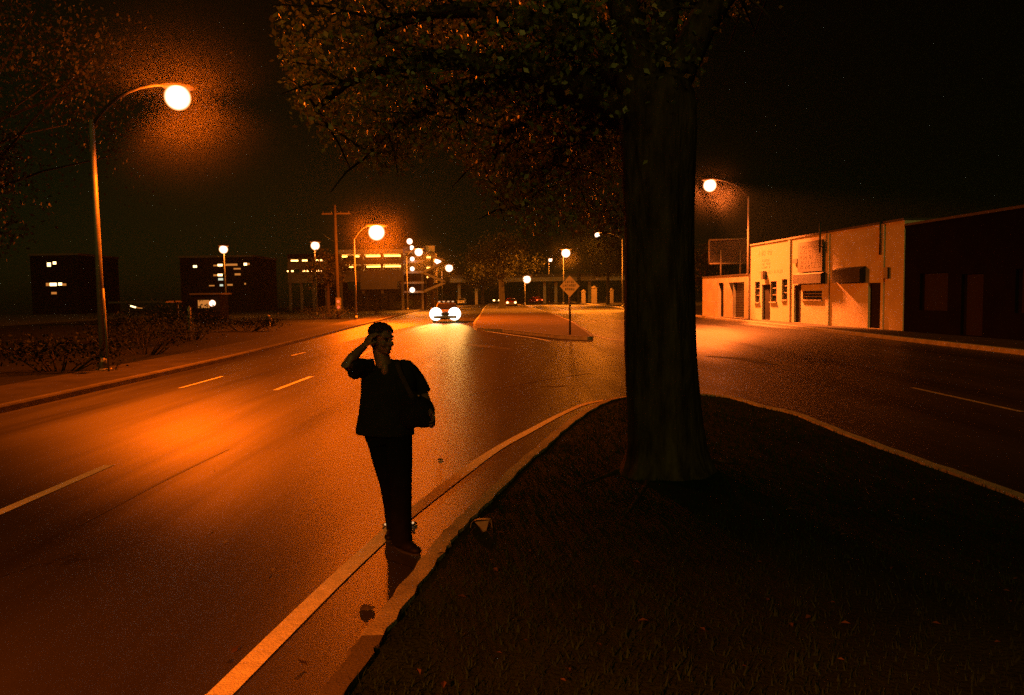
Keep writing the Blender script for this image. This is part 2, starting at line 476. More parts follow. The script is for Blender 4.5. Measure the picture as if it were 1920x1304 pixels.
bm = bmesh.new()
vv = [bm.verts.new((p.x, p.y, KZ - 0.02)) for p in ISL]
for a, b in zip(vv, vv[1:] + vv[:1]): bm.edges.new((a, b))
bmesh.ops.triangle_fill(bm, use_beauty=True, use_dissolve=False, edges=bm.edges[:])
for _ in range(2):
    bmesh.ops.subdivide_edges(bm, edges=[e for e in bm.edges if e.calc_length() > 0.35], cuts=2, use_grid_fill=True)
    bmesh.ops.triangulate(bm, faces=bm.faces[:])
bd = {v for e in bm.edges if e.is_boundary for v in e.verts}
for v in bm.verts:
    if v not in bd: v.co.z = island_z(v.co.x, v.co.y)
for f in bm.faces: f.smooth = True
bmesh.ops.recalc_face_normals(bm, faces=bm.faces)
me = bpy.data.meshes.new('median_turf'); bm.to_mesh(me); bm.free()
structure(link('median_island', me, M['turf']))

# grass on it
def grass(n, ymin, ymax, hmin, hmax):
    pts = []
    while len(pts) < n:
        y = ymin + (ymax - ymin) * random.random() ** 1.6; x = random.uniform(-2.2, 5)
        if inside(ISL, x, y) and abs(x) < y * 0.72 + 0.5:
            pts.append((x, y))
    P = np.array(pts); z = np.array([island_z(x, y) for x, y in pts])
    hgt = rng.uniform(hmin, hmax, n); a = rng.uniform(0, 2 * PI, n); lean = rng.uniform(0, 0.8, n) * hgt
    wd = rng.uniform(0.003, 0.006, n) * (1 + P[:, 1] / 12); b = rng.uniform(0, 2 * PI, n)
    V = np.zeros((n, 3, 3))
    V[:, 0] = np.c_[P[:, 0] - np.cos(a) * wd, P[:, 1] - np.sin(a) * wd, z - 0.01]
    V[:, 1] = np.c_[P[:, 0] + np.cos(a) * wd, P[:, 1] + np.sin(a) * wd, z - 0.01]
    V[:, 2] = np.c_[P[:, 0] + np.cos(b) * lean, P[:, 1] + np.sin(b) * lean, z + hgt]
    me = bpy.data.meshes.new('grass'); me.from_pydata(V.reshape(-1, 3).tolist(), [], [(3 * i, 3 * i + 1, 3 * i + 2) for i in range(n)])
    return me


gr = link('grass', grass(26000, 1.8, 15, 0.015, 0.055), M['blade']); gr['kind'] = 'stuff'

lt_ = MB(); Rl = random.Random(12); n_ = 0
while n_ < 170:
    y = 2.6 + 11 * Rl.random() ** 1.5; x = Rl.uniform(-1.6, 4.6)
    if not inside(ISL, x, y): continue
    a_ = Rl.uniform(0, 6.28); s_ = Rl.uniform(0.012, 0.032); z_ = island_z(x, y) + 0.03
    q_ = [Vector((-s_, 0, 0)), Vector((0, s_ * 0.45, s_ * 0.3)), Vector((s_, 0, s_ * 0.1)), Vector((0, -s_ * 0.45, s_ * 0.35))]
    m_ = Matrix.Rotation(a_, 3, 'Z') @ Matrix.Rotation(Rl.uniform(-.4, .4), 3, 'X')
    lt_.add([m_ @ v + Vector((x, y, z_)) for v in q_], [(0, 1, 2, 3)]); n_ += 1
ll = lt_.build('leaf_litter', M['dead_leaf'], None, False); ll['kind'] = 'stuff'

# painted lines
def px_strip(A, B, z=0.005, per=4):
    A = smooth_line([gp(*p, z) for p in A], per); B = smooth_line([gp(*p, z) for p in B], per)
    return MB().strip(A, B)


def paint(name, mb, m='paint'):
    return structure(mb.build(name, M[m]))


EA = [(385, 1304), (598, 1100), (718, 993), (771, 951), (867, 878), (939, 832), (1000, 800), (1041, 779), (1090, 757.5), (1130, 749.5)]
EB = [(435, 1304), (635, 1100), (727, 1012), (773, 971), (867, 897), (941, 842), (1000, 809), (1041, 786), (1091, 762), (1131, 752)]
mb = px_strip(EA, EB)
e0, e1 = gp(385, 1304), gp(435, 1304)
mb.strip([(e0.x - 0.9, -4, 0.005), e0 + Vector((0, 0, 0.005))], [(e1.x - 0.9, -4, 0.005), e1 + Vector((0, 0, 0.005))])
paint('edge_line', mb)


def dash(x0, y0, x1, y1, w=0.12, m='paint'):
    a, b = gp(x0, y0, 0.005), gp(x1, y1, 0.005)
    t = (b - a).normalized(); s = Vector((-t.y, t.x, 0)) * w / 2
    return paint('lane_dash', MB().strip([a - s, b - s], [a + s, b + s]), m)


dash(-120, 1012, 205, 872); dash(515, 732, 584, 706); dash(676, 668, 700, 655)
dash(337, 728, 417, 706, 0.08); dash(547, 667, 572, 661, 0.09); dash(762, 625, 800, 614, 0.14); dash(1710, 727, 1915, 772, 0.1, 'paint_old')
dash(1395, 672, 1500, 690, 0.08, 'paint_old')

# worn sealing on the road ahead
def seam(pts, w):
    P = smooth_line([gp(x, y, 0.003) for x, y in pts], 5); A = []; B = []
    for i, p in enumerate(P):
        t = (P[min(i + 1, len(P) - 1)] - P[max(i - 1, 0)]).normalized(); q = Vector((-t.y, t.x, 0)) * w * (0.4 + 0.6 * math.sin(PI * i / (len(P) - 1)))
        A.append(p - q); B.append(p + q)
    return structure(MB().strip(A, B).build('tar_seam', M['tar']))


seam([(872, 646), (905, 649), (960, 656)], 0.35); seam([(1020, 724), (1045, 725), (1062, 722)], 0.06); seam([(1325, 668), (1400, 674), (1450, 684)], 0.3)
seam([(150, 985), (300, 905), (430, 842)], 0.02); seam([(880, 740), (1000, 716), (1110, 700)], 0.03)

# far island with its dry turf and kerb
fk = [(1113, 633), (1111, 630)]
far_out = [gp(x, y, 0.15) for x, y in [(925, 566.5), (911, 573), (899, 590), (887, 611), (940, 617.5), (1000, 624), (1050, 629), (1085, 631), (1105, 631.5), (1112, 628), (1090, 613), (1072, 602), (1030, 586), (985, 573.5), (958, 566.5)]]
fs_ = smooth_line(far_out, 4)
area = sum(a.x * b.y - b.x * a.y for a, b in zip(fs_, fs_[1:] + fs_[:1]))
kerb_strip(fs_, 1 if area > 0 else -1, 0.16, 0.15)
bm = bmesh.new(); vv = [bm.verts.new((p.x, p.y, 0.149)) for p in fs_]
bm.faces.new(vv); bmesh.ops.triangulate(bm, faces=bm.faces[:])
# pull the turf just inside the kerb
cen = sum((p for p in fs_), Vector()) / len(fs_)
me = bpy.data.meshes.new('far_turf'); bmesh.ops.recalc_face_normals(bm, faces=bm.faces); bm.to_mesh(me); bm.free()
structure(link('median_island', me, M['dry']))
# worn paint round the far island
def px_line(pts, w, m='paint', name='edge_line'):
    P = smooth_line([gp(x, y, 0.005) for x, y in pts], 4); A = []; B = []
    for i, p in enumerate(P):
        t = (P[min(i + 1, len(P) - 1)] - P[max(i - 1, 0)]).normalized(); s = Vector((-t.y, t.x, 0)) * w / 2
        A.append(p - s); B.append(p + s)
    return paint(name, MB().strip(A, B), m)


px_line([(888, 618), (950, 627), (1000, 634), (1032, 640)], 0.16)
px_line([(1060, 602), (1100, 602.5), (1170, 602)], 0.35, 'paint_old')
px_line([(1106, 625), (1122, 631), (1150, 637), (1176, 638)], 0.22, 'paint', 'stop_line')
px_line([(1075, 607), (1080, 609)], 0.3, 'paint', 'lane_dash'); px_line([(1088, 614), (1097, 619)], 0.3, 'paint', 'lane_dash')


# ------------------------------------------------------------------ street lamps
def street_lamp(base, top_z, head, globe_r, label, gm='lampglass', pole_r=0.09, arm=True, group='sodium street lamps', power=7000, omni=0.3, tint=None, side=None, cone=136, leak=0.004):
    base = Vector(base); head = Vector(head)
    t = thing('street_lamp', label, 'street lamp', base, 0, group)
    hl = head - base
    p = MB(); p.tube([(0, 0, 0), (0, 0, top_z * 0.5), (0, 0, top_z)], [pole_r, pole_r * 0.85, pole_r * 0.65], 14)
    p.build('pole', M['steel'], t)
    fl = MB(); fl.tube([(0, 0, -0.02), (0, 0, 0.04)], pole_r * 2.1, 10); fl.tube([(0, 0, 0.04), (0, 0, 0.35)], [pole_r * 1.5, pole_r * 1.1], 14)
    fl.build('base', M['steel'], t)
    if arm:
        a = Vector((0, 0, top_z - 0.15)); b = hl + Vector((0, 0, globe_r * 0.9))
        c = Vector((a.x + (b.x - a.x) * 0.35, a.y + (b.y - a.y) * 0.35, b.z + 0.05 if b.z > a.z else a.z))
        pts = [(1 - s) ** 2 * a + 2 * s * (1 - s) * c + s * s * b for s in [i / 8 for i in range(9)]]
        MB().tube(pts, [0.045] * 9, 8).build('arm', M['arm'], t)
        d = Vector((b.x - a.x, b.y - a.y, 0)).normalized()
        R = Matrix.Rotation(math.atan2(d.y, d.x), 3, 'Z')
    else:
        b = hl + Vector((0, 0, globe_r * 0.9)); R = Matrix.Identity(3); d = Vector((1, 0, 0))
        MB().tube([(0, 0, top_z - 0.1), b], 0.05, 8).build('arm', M['dark_metal'], t)
    hd = MB(); hd.ell(b + d * 0.02, (globe_r * 1.35, globe_r * 0.75, globe_r * 0.38), R)
    hd.build('lamp_head', M['arm'], t)
    me = MB().ell((0, 0, 0), (globe_r,) * 3, None, 24, 16).mesh('lamp_globe')  # globe radius swollen to the spread of the lamp's glare
    o = link('lamp_globe', me, M[gm], t); o.location = hl
    tint = tint or (SOD if base.y < 80 else (1, 0.22, 0.01))
    tilt = d * 0.32 if arm else Vector((0, 0, 0))
    r_ = globe_r * 1.03
    lamp_light(hl, r_, power * leak, t, tint)                                       # leak in all directions
    lamp_light(hl, r_, power, t, tint, math.radians(cone), tilt + Vector((0, 0, -1)))  # the beam on the road
    lamp_light(hl, r_, power * omni, t, tint, math.radians(176), Vector((0, 0, 1)))   # added beam up into the haze
    if side: lamp_light(hl, r_, side[0], t, tint, math.radians(side[1]), side[2] - head)
    return t


def lamp_light(loc, r, power, parent, color=SOD, cone=None, aim=None):
    ld = bpy.data.lights.new('lamp_light', 'SPOT' if cone else 'POINT')
    if cone: ld.spot_size = cone; ld.spot_blend = 0.28
    ld.energy = power; ld.color = color; ld.shadow_soft_size = r; ld.use_soft_falloff = False
    lo = bpy.data.objects.new('lamp_light', ld); col.objects.link(lo); lo.parent = parent; lo.location = loc
    if aim is not None: lo.rotation_euler = aim.to_track_quat('-Z', 'Y').to_euler()
    return lo


def on_left(px, py):
    return gp(px, py, 0.13)


b1 = on_left(195, 694)
street_lamp(b1, dp(181, 225, b1.y).z - 0.13, dp(333, 183, b1.y + 0.8), 0.34, 'big near street lamp with glaring white globe, left of the road', power=10000, omni=0.7, side=(9000, 54, Vector((-1.0, 10.0, 9.6))))
b2 = on_left(668, 601)
street_lamp(b2, dp(662, 447, b2.y).z - 0.13, dp(706, 436, b2.y + 0.5), 0.66, 'street lamp on grey pole just above the walking man, left kerb', power=26000, omni=0.2, leak=1.2)
b3 = gp(1402, 597, 0.14)
l3 = street_lamp(b3, dp(1397, 368, b3.y).z - 0.14, dp(1331, 348, b3.y - 0.6), 0.44, 'tall street lamp in front of the pale shops on the right', power=20000, omni=0.1, leak=0.05, tint=(1, 0.165, 0.02), side=(140000, 64, Vector((17.2, 47.3, 4.2))))


def lamp_at(px, py, Y, polepx, r, label, gm='lampfar', zb=0.13, dz=0.0, arm=True, power=7000, omni=0.12, leak=0.16):
    h = dp(px, py, Y); q = dp(polepx, py, Y)
    return street_lamp((q.x, Y, zb), h.z - zb - (0.45 if arm else 0.0) + dz, h, r, label, gm, 0.1, arm, power=power, omni=omni, leak=leak)


# added unseen spot, standing in for a next lamp, brightens the near edge line
rear = lamp_light(Vector((-8.0, -12.0, 7.5)), 0.35, 68000, None, SOD, math.radians(141), Vector((0, 0, -1)))
rear.data.spot_blend = 0.15

lamp_at(785, 473, 99, 762, 0.55, 'street lamp glaring in front of the corner of the parking decks', 'lampglass', power=24000)
lamp_at(821, 491, 126, 806, 0.62, 'street lamp right of the parking decks, left one of the close pair', 'lampglass', power=14000)
lamp_at(842, 503, 158, 828, 0.82, 'farthest street lamp of the left kerb, directly above the oncoming car', 'lampglass')
lamp_at(1061, 475, 142, 1056, 0.85, 'street lamp shining directly above the diamond sign', 'lampglass', power=40000)
lamp_at(1120, 441, 98, 1167, 0.36, 'street lamp shining through leaves just left of the big trunk', 'lampfar', power=40000)
lamp_at(1032, 488, 178, 1029, 0.5, 'small distant street lamp over the overpass, left of the diamond sign', 'lampfar')
lamp_at(988, 524, 143, 984, 0.78, 'low street lamp at the left end of the overpass beam', 'lampfar')
lamp_at(419, 468, 88, 420, 0.5, 'car park lamp alone above the office windows on the left', 'lampfar', 0.0, 0, False, 2500)
lamp_at(591, 461, 84, 590, 0.5, 'car park lamp above the dim left parking deck', 'lampfar', 0.0, 0, False, 2500)


def halo_ball(h, R, dens):
    """added scattering ball that gives a lamp its halo, denser toward the middle"""
    m = bpy.data.materials.new('lamp_halo'); N, L = nt(m); N.remove(N['Principled BSDF'])
    v = N.new('ShaderNodeVolumeScatter'); v.inputs['Color'].default_value = (1, 0.95, 0.9, 1)
    tc = N.new('ShaderNodeTexCoord'); ln = N.new('ShaderNodeVectorMath'); ln.operation = 'LENGTH'
    L.new(tc.outputs['Object'], ln.inputs[0])
    mr = N.new('ShaderNodeMapRange'); mr.inputs['From Min'].default_value = 0; mr.inputs['From Max'].default_value = R
    mr.inputs['To Min'].default_value = 1; mr.inputs['To Max'].default_value = 0
    L.new(ln.outputs['Value'], mr.inputs['Value'])
    p = N.new('ShaderNodeMath'); p.operation = 'POWER'; p.inputs[1].default_value = 3.0; L.new(mr.outputs['Result'], p.inputs[0])
    k = N.new('ShaderNodeMath'); k.operation = 'MULTIPLY'; k.inputs[1].default_value = dens; L.new(p.outputs['Value'], k.inputs[0])
    L.new(k.outputs['Value'], v.inputs['Density']); L.new(v.outputs['Volume'], N['Material Output'].inputs['Volume'])
    m.cycles.volume_step_rate = 0.2
    o = link('halo_haze', MB().ell((0, 0, 0), (R, R, R), None, 32, 20).mesh('halo_haze'), m); o.location = h
    return structure(o)


halo_ball(dp(333, 183, b1.y + 0.8), 3.6, 0.009)
halo_ball(dp(706, 436, b2.y + 0.5), 5.0, 0.006)
halo_ball(dp(1331, 348, b3.y - 0.6), 3.6, 0.006)
for x_, y_, Y_m in ((785, 473, 99), (821, 491, 126), (842, 503, 158), (1061, 475, 142)):
    halo_ball(dp(x_, y_, Y_m), 5.0, 0.006)

# ------------------------------------------------------------------ walls with real openings
class Wall:
    """vertical wall from A to B (ground points); n points out of the building, toward the street"""
    def __init__(self, A, B, z0):
        self.A = Vector((A.x, A.y, z0)); d = Vector((B.x - A.x, B.y - A.y, 0)); self.L = d.length; self.u = d.normalized()
        self.n = Vector((-self.u.y, self.u.x, 0))
        if self.n.dot(EYE - self.A) < 0: self.n = -self.n

    def P(self, u, z, d=0.0):
        return self.A + self.u * u + Vector((0, 0, z)) + self.n * d

    def at(self, px, py):
        r = ray(px, py); t = (self.A - EYE).dot(self.n) / r.dot(self.n); q = EYE + r * t
        return (q - self.A).dot(self.u), q.z - self.A.z

    def rect(self, x0, y0, x1, y1):
        u0, z1 = self.at(x0, y0); u1, z0 = self.at(x1, y1)
        return min(u0, u1), max(z0, 0), max(u0, u1), z1

    def slab(self, mb, u0, z0, u1, z1, d0, d1, mi=0):
        vs = [self.P(u, z, d) for u in (u0, u1) for z in (z0, z1) for d in (d0, d1)]
        return mb.add(vs, [(0, 1, 3, 2), (4, 6, 7, 5), (0, 4, 5, 1), (2, 3, 7, 6), (0, 2, 6, 4), (1, 5, 7, 3)], mi)

    def face(self, mb, H, holes, depth=0.18):
        us = sorted({0, self.L, *[h[0] for h in holes], *[h[2] for h in holes]})
        zs = sorted({0, H, *[h[1] for h in holes], *[h[3] for h in holes]})
        for u0, u1 in zip(us, us[1:]):
            for z0, z1 in zip(zs, zs[1:]):
                uc, zc = (u0 + u1) / 2, (z0 + z1) / 2
                if any(h[0] < uc < h[2] and h[1] < zc < h[3] for h in holes): continue
                mb.add([self.P(u0, z0), self.P(u1, z0), self.P(u1, z1), self.P(u0, z1)], [(0, 1, 2, 3)])
        for h in holes:
            c = [(h[0], h[1]), (h[2], h[1]), (h[2], h[3]), (h[0], h[3])]
            for (a, b), (a2, b2) in zip(c, c[1:] + c[:1]):
                mb.add([self.P(a, b), self.P(a2, b2), self.P(a2, b2, -depth), self.P(a, b, -depth)], [(0, 1, 2, 3)])
        return mb


def marks(wall, root, x0, y0, x1, y1, rows, m, name='faded_lettering', d=0.004, seed=1):
    """rows of worn, unreadable letter strokes"""
    R = random.Random(seed); u0, z0, u1, z1 = wall.rect(x0, y0, x1, y1); mb = MB()
    hrow = (z1 - z0) / rows; out = []
    for r in range(rows):
        zt = z1 - r * hrow; u = u0; mb = MB()
        while u < u1:
            wd = R.uniform(0.35, 0.7) * hrow
            if R.random() < 0.82:
                k = R.randint(1, 3)
                wall.slab(mb, u, zt - hrow * 0.72, u + wd * 0.2, zt, 0.0, d)
                for q in range(k):
                    zz = zt - hrow * R.uniform(0.05, 0.7); wall.slab(mb, u + wd * 0.21, zz - hrow * 0.1, u + wd * 0.75, zz, 0.0, d)
            u += wd
        out.append(local(mb.build(name, m, root), shop))
    return out


# tall cream shop row on the right
zb = 0.15
A = gp(1692, 621, zb); B = gp(1407, 599, zb)
W = Wall(A, B, zb)
shop = thing('shop_building', 'tall pale flat-roofed shop row with dark doors and awnings, on the right', 'building', (A.x, A.y, zb))
_off = Vector(shop.location)


def local(o, root):
    for v in o.data.vertices: v.co -= Vector(root.location)
    return o


HT = W.at(1410, 461)[1]
doors = [W.rect(1429, 534, 1444, 601), W.rect(1489, 535, 1501.5, 606), W.rect(1628, 531, 1651, 618)]
doors = [(a, 0.02, b, c) for a, _, b, c in doors]
wins = [W.rect(1416, 529, 1424.5, 567), W.rect(1445, 528, 1456, 566), W.rect(1466, 524, 1476, 562), W.rect(1505, 546, 1541, 562)]
vent = [W.rect(1659, 512, 1668, 527)]
mb = MB(); W.face(mb, HT, doors + wins)
dep = 9.0
P = W.P
# sides, back and parapet
for u in (0, W.L):
    mb.add([P(u, 0), P(u, 0, -dep), P(u, HT, -dep), P(u, HT)], [(0, 1, 2, 3)])
mb.add([P(0, 0, -dep), P(W.L, 0, -dep), P(W.L, HT, -dep), P(0, HT, -dep)], [(0, 1, 2, 3)])
local(mb.build('wall', M['wall'], shop, False), shop)
mb = MB(); W.slab(mb, -0.02, HT, W.L + 0.02, HT + 0.09, -dep, 0.05); local(mb.build('roof', M['concrete_dim'], shop), shop)
for x, wd in ((1480, 0.26), (1552, 0.34), (1655, 0.2)):
    u, _ = W.at(x, 560); mb = MB(); W.slab(mb, u - wd / 2, 0.0, u + wd / 2, HT - 0.03, 0.001, 0.05)
    local(mb.build('pilaster', M['wall'], shop), shop)
for k, h in enumerate(doors):
    mb = MB(); W.slab(mb, h[0] + 0.003, h[1], h[2] - 0.003, h[3] - 0.003, -0.16, -0.11)
    dd = local(mb.build('door', M['door'], shop), shop)
    mb = MB(); W.slab(mb, h[0] + 0.12, 1.0, h[0] + 0.16, 1.16, -0.108, -0.06); local(mb.build('handle', M['steel'], dd), shop)
for h in wins:
    mb = MB(); W.slab(mb, h[0] + 0.003, h[1] + 0.003, h[2] - 0.003, h[3] - 0.003, -0.15, -0.12)
    ww = local(mb.build('window', M['glass'], shop), shop)
    mb = MB(); fw_ = 0.06
    W.slab(mb, h[0] - 0.05, h[1] - 0.08, h[2] + 0.05, h[1] - 0.002, 0.002, 0.07)
    W.slab(mb, h[0] + 0.004, h[1] + 0.004, h[0] + fw_, h[3] - 0.004, -0.118, -0.06); W.slab(mb, h[2] - fw_, h[1] + 0.004, h[2] - 0.004, h[3] - 0.004, -0.118, -0.06)
    n = 3
    for i in range(1, n):
        z = h[1] + (h[3] - h[1]) * i / n; W.slab(mb, h[0] + fw_ + 0.002, z - 0.02, h[2] - fw_ - 0.002, z + 0.02, -0.117, -0.065)
    local(mb.build('window_frame', M['frame'], ww), shop)
for (x0, y0, x1, y1) in ((1496, 512, 1549, 531), (1571, 503, 1623, 529)):
    u0, z0, u1, z1 = W.rect(x0, y0, x1, y1); mb = MB(); D = 0.3
    vs_ = [P(u0, z0, 0.002), P(u1, z0, 0.002), P(u1, z1, 0.002), P(u0, z1, 0.002), P(u0, z0, D), P(u1, z0, D), P(u1, z1 - 0.12, D), P(u0, z1 - 0.12, D)]
    mb.add(vs_, [(0, 1, 2, 3), (4, 5, 6, 7), (3, 2, 6, 7), (0, 1, 5, 4), (0, 3, 7, 4), (1, 2, 6, 5)])
    local(mb.build('awning', M['awning'], shop), shop)
u0, z0, u1, z1 = W.rect(1501, 456, 1546, 508); mb = MB(); W.slab(mb, u0, z0, u1, z1, 0.06, 0.14)
sb = local(mb.build('signboard', M['board'], shop), shop)
marks(W, sb, 1505, 462, 1543, 504, 5, M['frame'], 'lettering', 0.146, 5)
mb = MB(); u, z = W.at(1548, 452); mb.tube([P(u, z - 0.6, 0.3), P(u, HT + 0.55, 0.3)], 0.05, 8); mb.tube([P(u, z - 0.3, 0.06), P(u, z - 0.3, 0.3)], 0.03, 6)
local(mb.build('drainpipe', M['dark_metal'], shop), shop)
mb = MB(); u, z = W.at(1654, 440); mb.tube([P(u, z - 0.9, 0.09), P(u, HT + 0.1, 0.09)], 0.045, 8); local(mb.build('drainpipe', M['dark_metal'], shop), shop)
marks(W, shop, 1424, 471, 1447, 481, 1, M['faded'], 'faded_lettering', 0.004, 3)
marks(W, shop, 1428, 487, 1444, 505, 3, M['faded'], 'faded_lettering', 0.004, 8)
marks(W, shop, 1424, 509, 1467, 514, 1, M['faded'], 'faded_lettering', 0.004, 9)
mb = MB(); u, z = W.at(1435, 516); W.slab(mb, u - 0.16, z - 0.25, u + 0.16, z + 0.25, 0.002, 0.22); bevel(local(mb.build('wall_lamp', M['dark_metal'], shop), shop), 0.03)
mb = MB(); u, z = W.at(1493, 490); W.slab(mb, u - 0.3, z - 0.12, u + 0.3, z + 0.12, 0.05, 0.1); local(mb.build('plaque', M['board'], shop), shop)
mb = MB(); u, z = W.at(1664, 512); W.slab(mb, u - 0.16, z - 0.24, u + 0.16, z + 0.24, 0.002, 0.1); local(mb.build('meter_box', M['roller'], shop), shop)

# low shop left of it
A2 = gp(1403, 598.3, zb); B2 = gp(1317, 592.5, zb)
W2 = Wall(A2, B2, zb); P2 = W2.P
low = thing('low_building', 'low pale single-storey shop with open dark gateway behind the lamp pole', 'building', (A2.x, A2.y, zb))
H2 = W2.at(1320, 521)[1]
o1 = W2.rect(1347, 531, 1356.5, 595); o2 = W2.rect(1374, 530, 1395, 597); o3 = W2.rect(1400, 538, 1402.5, 598)
hol = [(a, 0.02, b, c) for a, _, b, c in (o1, o2)]
mb = MB(); W2.face(mb, H2, hol, 0.3)
for u in (0, W2.L): mb.add([P2(u, 0), P2(u, 0, -8), P2(u, H2, -8), P2(u, H2)], [(0, 1, 2, 3)])
mb.add([P2(0, 0, -8), P2(W2.L, 0, -8), P2(W2.L, H2, -8), P2(0, H2, -8)], [(0, 1, 2, 3)])
local(mb.build('wall', M['wall_low'], low, False), low)
mb = MB(); W2.slab(mb, -0.0, H2, W2.L + 0.02, H2 + 0.08, -8, 0.04); local(mb.build('roof', M['concrete_dim'], low), low)
h = hol[0]; mb = MB(); W2.slab(mb, h[0] + 0.003, h[1], h[2] - 0.003, h[3] - 0.003, -0.26, -0.2); dd = local(mb.build('door', M['door'], low), low)
mb = MB(); W2.slab(mb, h[0] + 0.1, 1.0, h[0] + 0.14, 1.15, -0.198, -0.15); local(mb.build('handle', M['steel'], dd), low)
h = hol[1]; mb = MB()
nz = 14
for i in range(nz):
    z = h[1] + (h[3] - h[1]) * i / nz; W2.slab(mb, h[0] + 0.003, z + 0.01, h[2] - 0.003, z + (h[3] - h[1]) / nz - 0.012, -0.27, -0.22)
local(mb.build('roller_shutter', M['roller'], low), low)
u, z = W2.at(1371, 529); mb = MB()
mb.add([P2(h[2] + 0.05, h[3], 0.004), P2(h[2] - 0.02, h[3], 0.004), P2(h[2] - 0.02, h[3] - 0.8, 0.004), P2(h[2] - 0.02, h[3], 0.3)], [(0, 1, 2), (1, 2, 3), (0, 1, 3), (0, 2, 3)])
local(mb.build('gate_bracket', M['dark_metal'], low), low)

# dark building continuing on toward the camera
A3 = W.P(-0.02, 0, -0.04); A4 = W.P(-13.5, 0, -0.04)
W3 = Wall(A4, A3, zb)
dk = thing('dark_building', 'unlit dark building standing right of the pale shop row', 'building', (A4.x, A4.y, zb))
hl3 = [(1.2, 0.02, 2.3, 2.3), (4.0, 0.9, 7.0, 2.4), (8.6, 0.02, 9.8, 2.3), (10.6, 0.9, 12.4, 2.4)]
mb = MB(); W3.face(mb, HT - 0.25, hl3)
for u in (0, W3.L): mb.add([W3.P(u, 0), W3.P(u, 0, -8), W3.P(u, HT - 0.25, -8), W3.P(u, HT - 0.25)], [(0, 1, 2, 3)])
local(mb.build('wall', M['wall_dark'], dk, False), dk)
mb = MB(); W3.slab(mb, 0, HT - 0.25, W3.L, HT - 0.15, -8, 0.05); local(mb.build('roof', M['concrete_dim'], dk), dk)
for h in hl3:
    mb = MB(); W3.slab(mb, h[0] + 0.003, h[1] + 0.002, h[2] - 0.003, h[3] - 0.003, -0.17, -0.12)
    local(mb.build('door' if h[1] < 0.1 else 'window', M['door'], dk), dk)

# billboard frame standing on the low roof
Yb = (A2.y + B2.y) / 2 + 3.2
bb = thing('roof_billboard', 'blank rectangular billboard in a pale frame above the low shop roof', 'billboard', dp(1366, 513, Yb))
O = Vector(bb.location)
c = [dp(1330, 451, Yb) - O, dp(1402, 448, Yb) - O, dp(1402, 494, Yb) - O, dp(1330, 495, Yb) - O]
pb = MB(); pb.add([p + Vector((0, 0.06, 0)) for p in c] + [p + Vector((0, 0.12, 0)) for p in c], [(0, 1, 2, 3), (4, 5, 6, 7), (0, 1, 5, 4), (1, 2, 6, 5), (2, 3, 7, 6), (3, 0, 4, 7)])
pb.build('panel', M['board'], bb)
fr = MB()
for a, b in zip(c, c[1:] + c[:1]): fr.tube([a, b], 0.075, 4)
fr.build('frame', M['frame'], bb)
for x in (1351.5, 1388):
    MB().tube([dp(x, 470, Yb - 0.12) - O, dp(x, 520, Yb - 0.12) - O - Vector((0, 0, 0.05))], 0.06, 8).build('post', M['frame'], bb)

# ------------------------------------------------------------------ parking decks on the left
def decks(name, label, x0, x1, Y, rows, thick, dep, lights, mslab, mlight, ybase, cols, back=True, roof_y=None):
    a = dp(x0, 560, Y); b = dp(x1, 560, Y); ox = a.x; wd = b.x - a.x
    t = thing(name, label, 'building', (a.x, Y, 0))
    zs = []
    for (yt, yb_) in rows:
        z1 = dp(x0, yt, Y).z; z0 = dp(x0, yb_, Y).z; zs.append((z0, z1))
    ztop = zs[0][1]
    # decks: a slab above each opening, a parapet below it
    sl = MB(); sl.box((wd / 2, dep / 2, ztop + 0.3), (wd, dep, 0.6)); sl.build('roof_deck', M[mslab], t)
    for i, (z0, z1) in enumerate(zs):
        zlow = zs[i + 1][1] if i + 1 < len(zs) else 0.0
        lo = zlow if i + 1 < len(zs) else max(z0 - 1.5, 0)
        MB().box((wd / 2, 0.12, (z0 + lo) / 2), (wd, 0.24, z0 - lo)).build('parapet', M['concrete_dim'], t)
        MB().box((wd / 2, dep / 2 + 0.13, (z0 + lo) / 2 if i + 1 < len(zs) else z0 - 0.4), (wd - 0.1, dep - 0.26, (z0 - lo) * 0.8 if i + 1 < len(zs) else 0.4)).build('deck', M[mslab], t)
        for k, (lx, s) in enumerate(lights[i]):
            u = dp(lx, 560, Y + 2.2).x - ox
            f = MB().box((u, 2.2, z1 - 0.22), (1.05 * s, 0.4, 0.2)).build('ceiling_light', M[mlight], t)
    if back:
        MB().box((wd / 2, dep - 0.1, ztop / 2), (wd - 0.05, 0.2, ztop)).build('back_wall', M[mslab], t)
    for cx in cols:
        u = dp(cx, 560, Y).x - ox
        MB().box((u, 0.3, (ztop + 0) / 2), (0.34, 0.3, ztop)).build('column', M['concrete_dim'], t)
    return t


YG = 108
gar = decks('parking_garage', 'parking garage with two bright orange lit decks, left of the road', 637, 757, YG, [(477, 489), (497, 509)], 0.5, 16,
            [[(646, 1), (671, .6), (697, 1.2), (708, 1.4), (731, 1.2), (744, 1.6)], [(660, .5), (695, .8), (711, 1.4), (729, .8), (744, 1.8)]], 'concrete', 'tube', 590, [640, 681, 717, 755])
wdG = dp(757, 560, YG).x - dp(637, 560, YG).x
oxG = dp(637, 560, YG).x
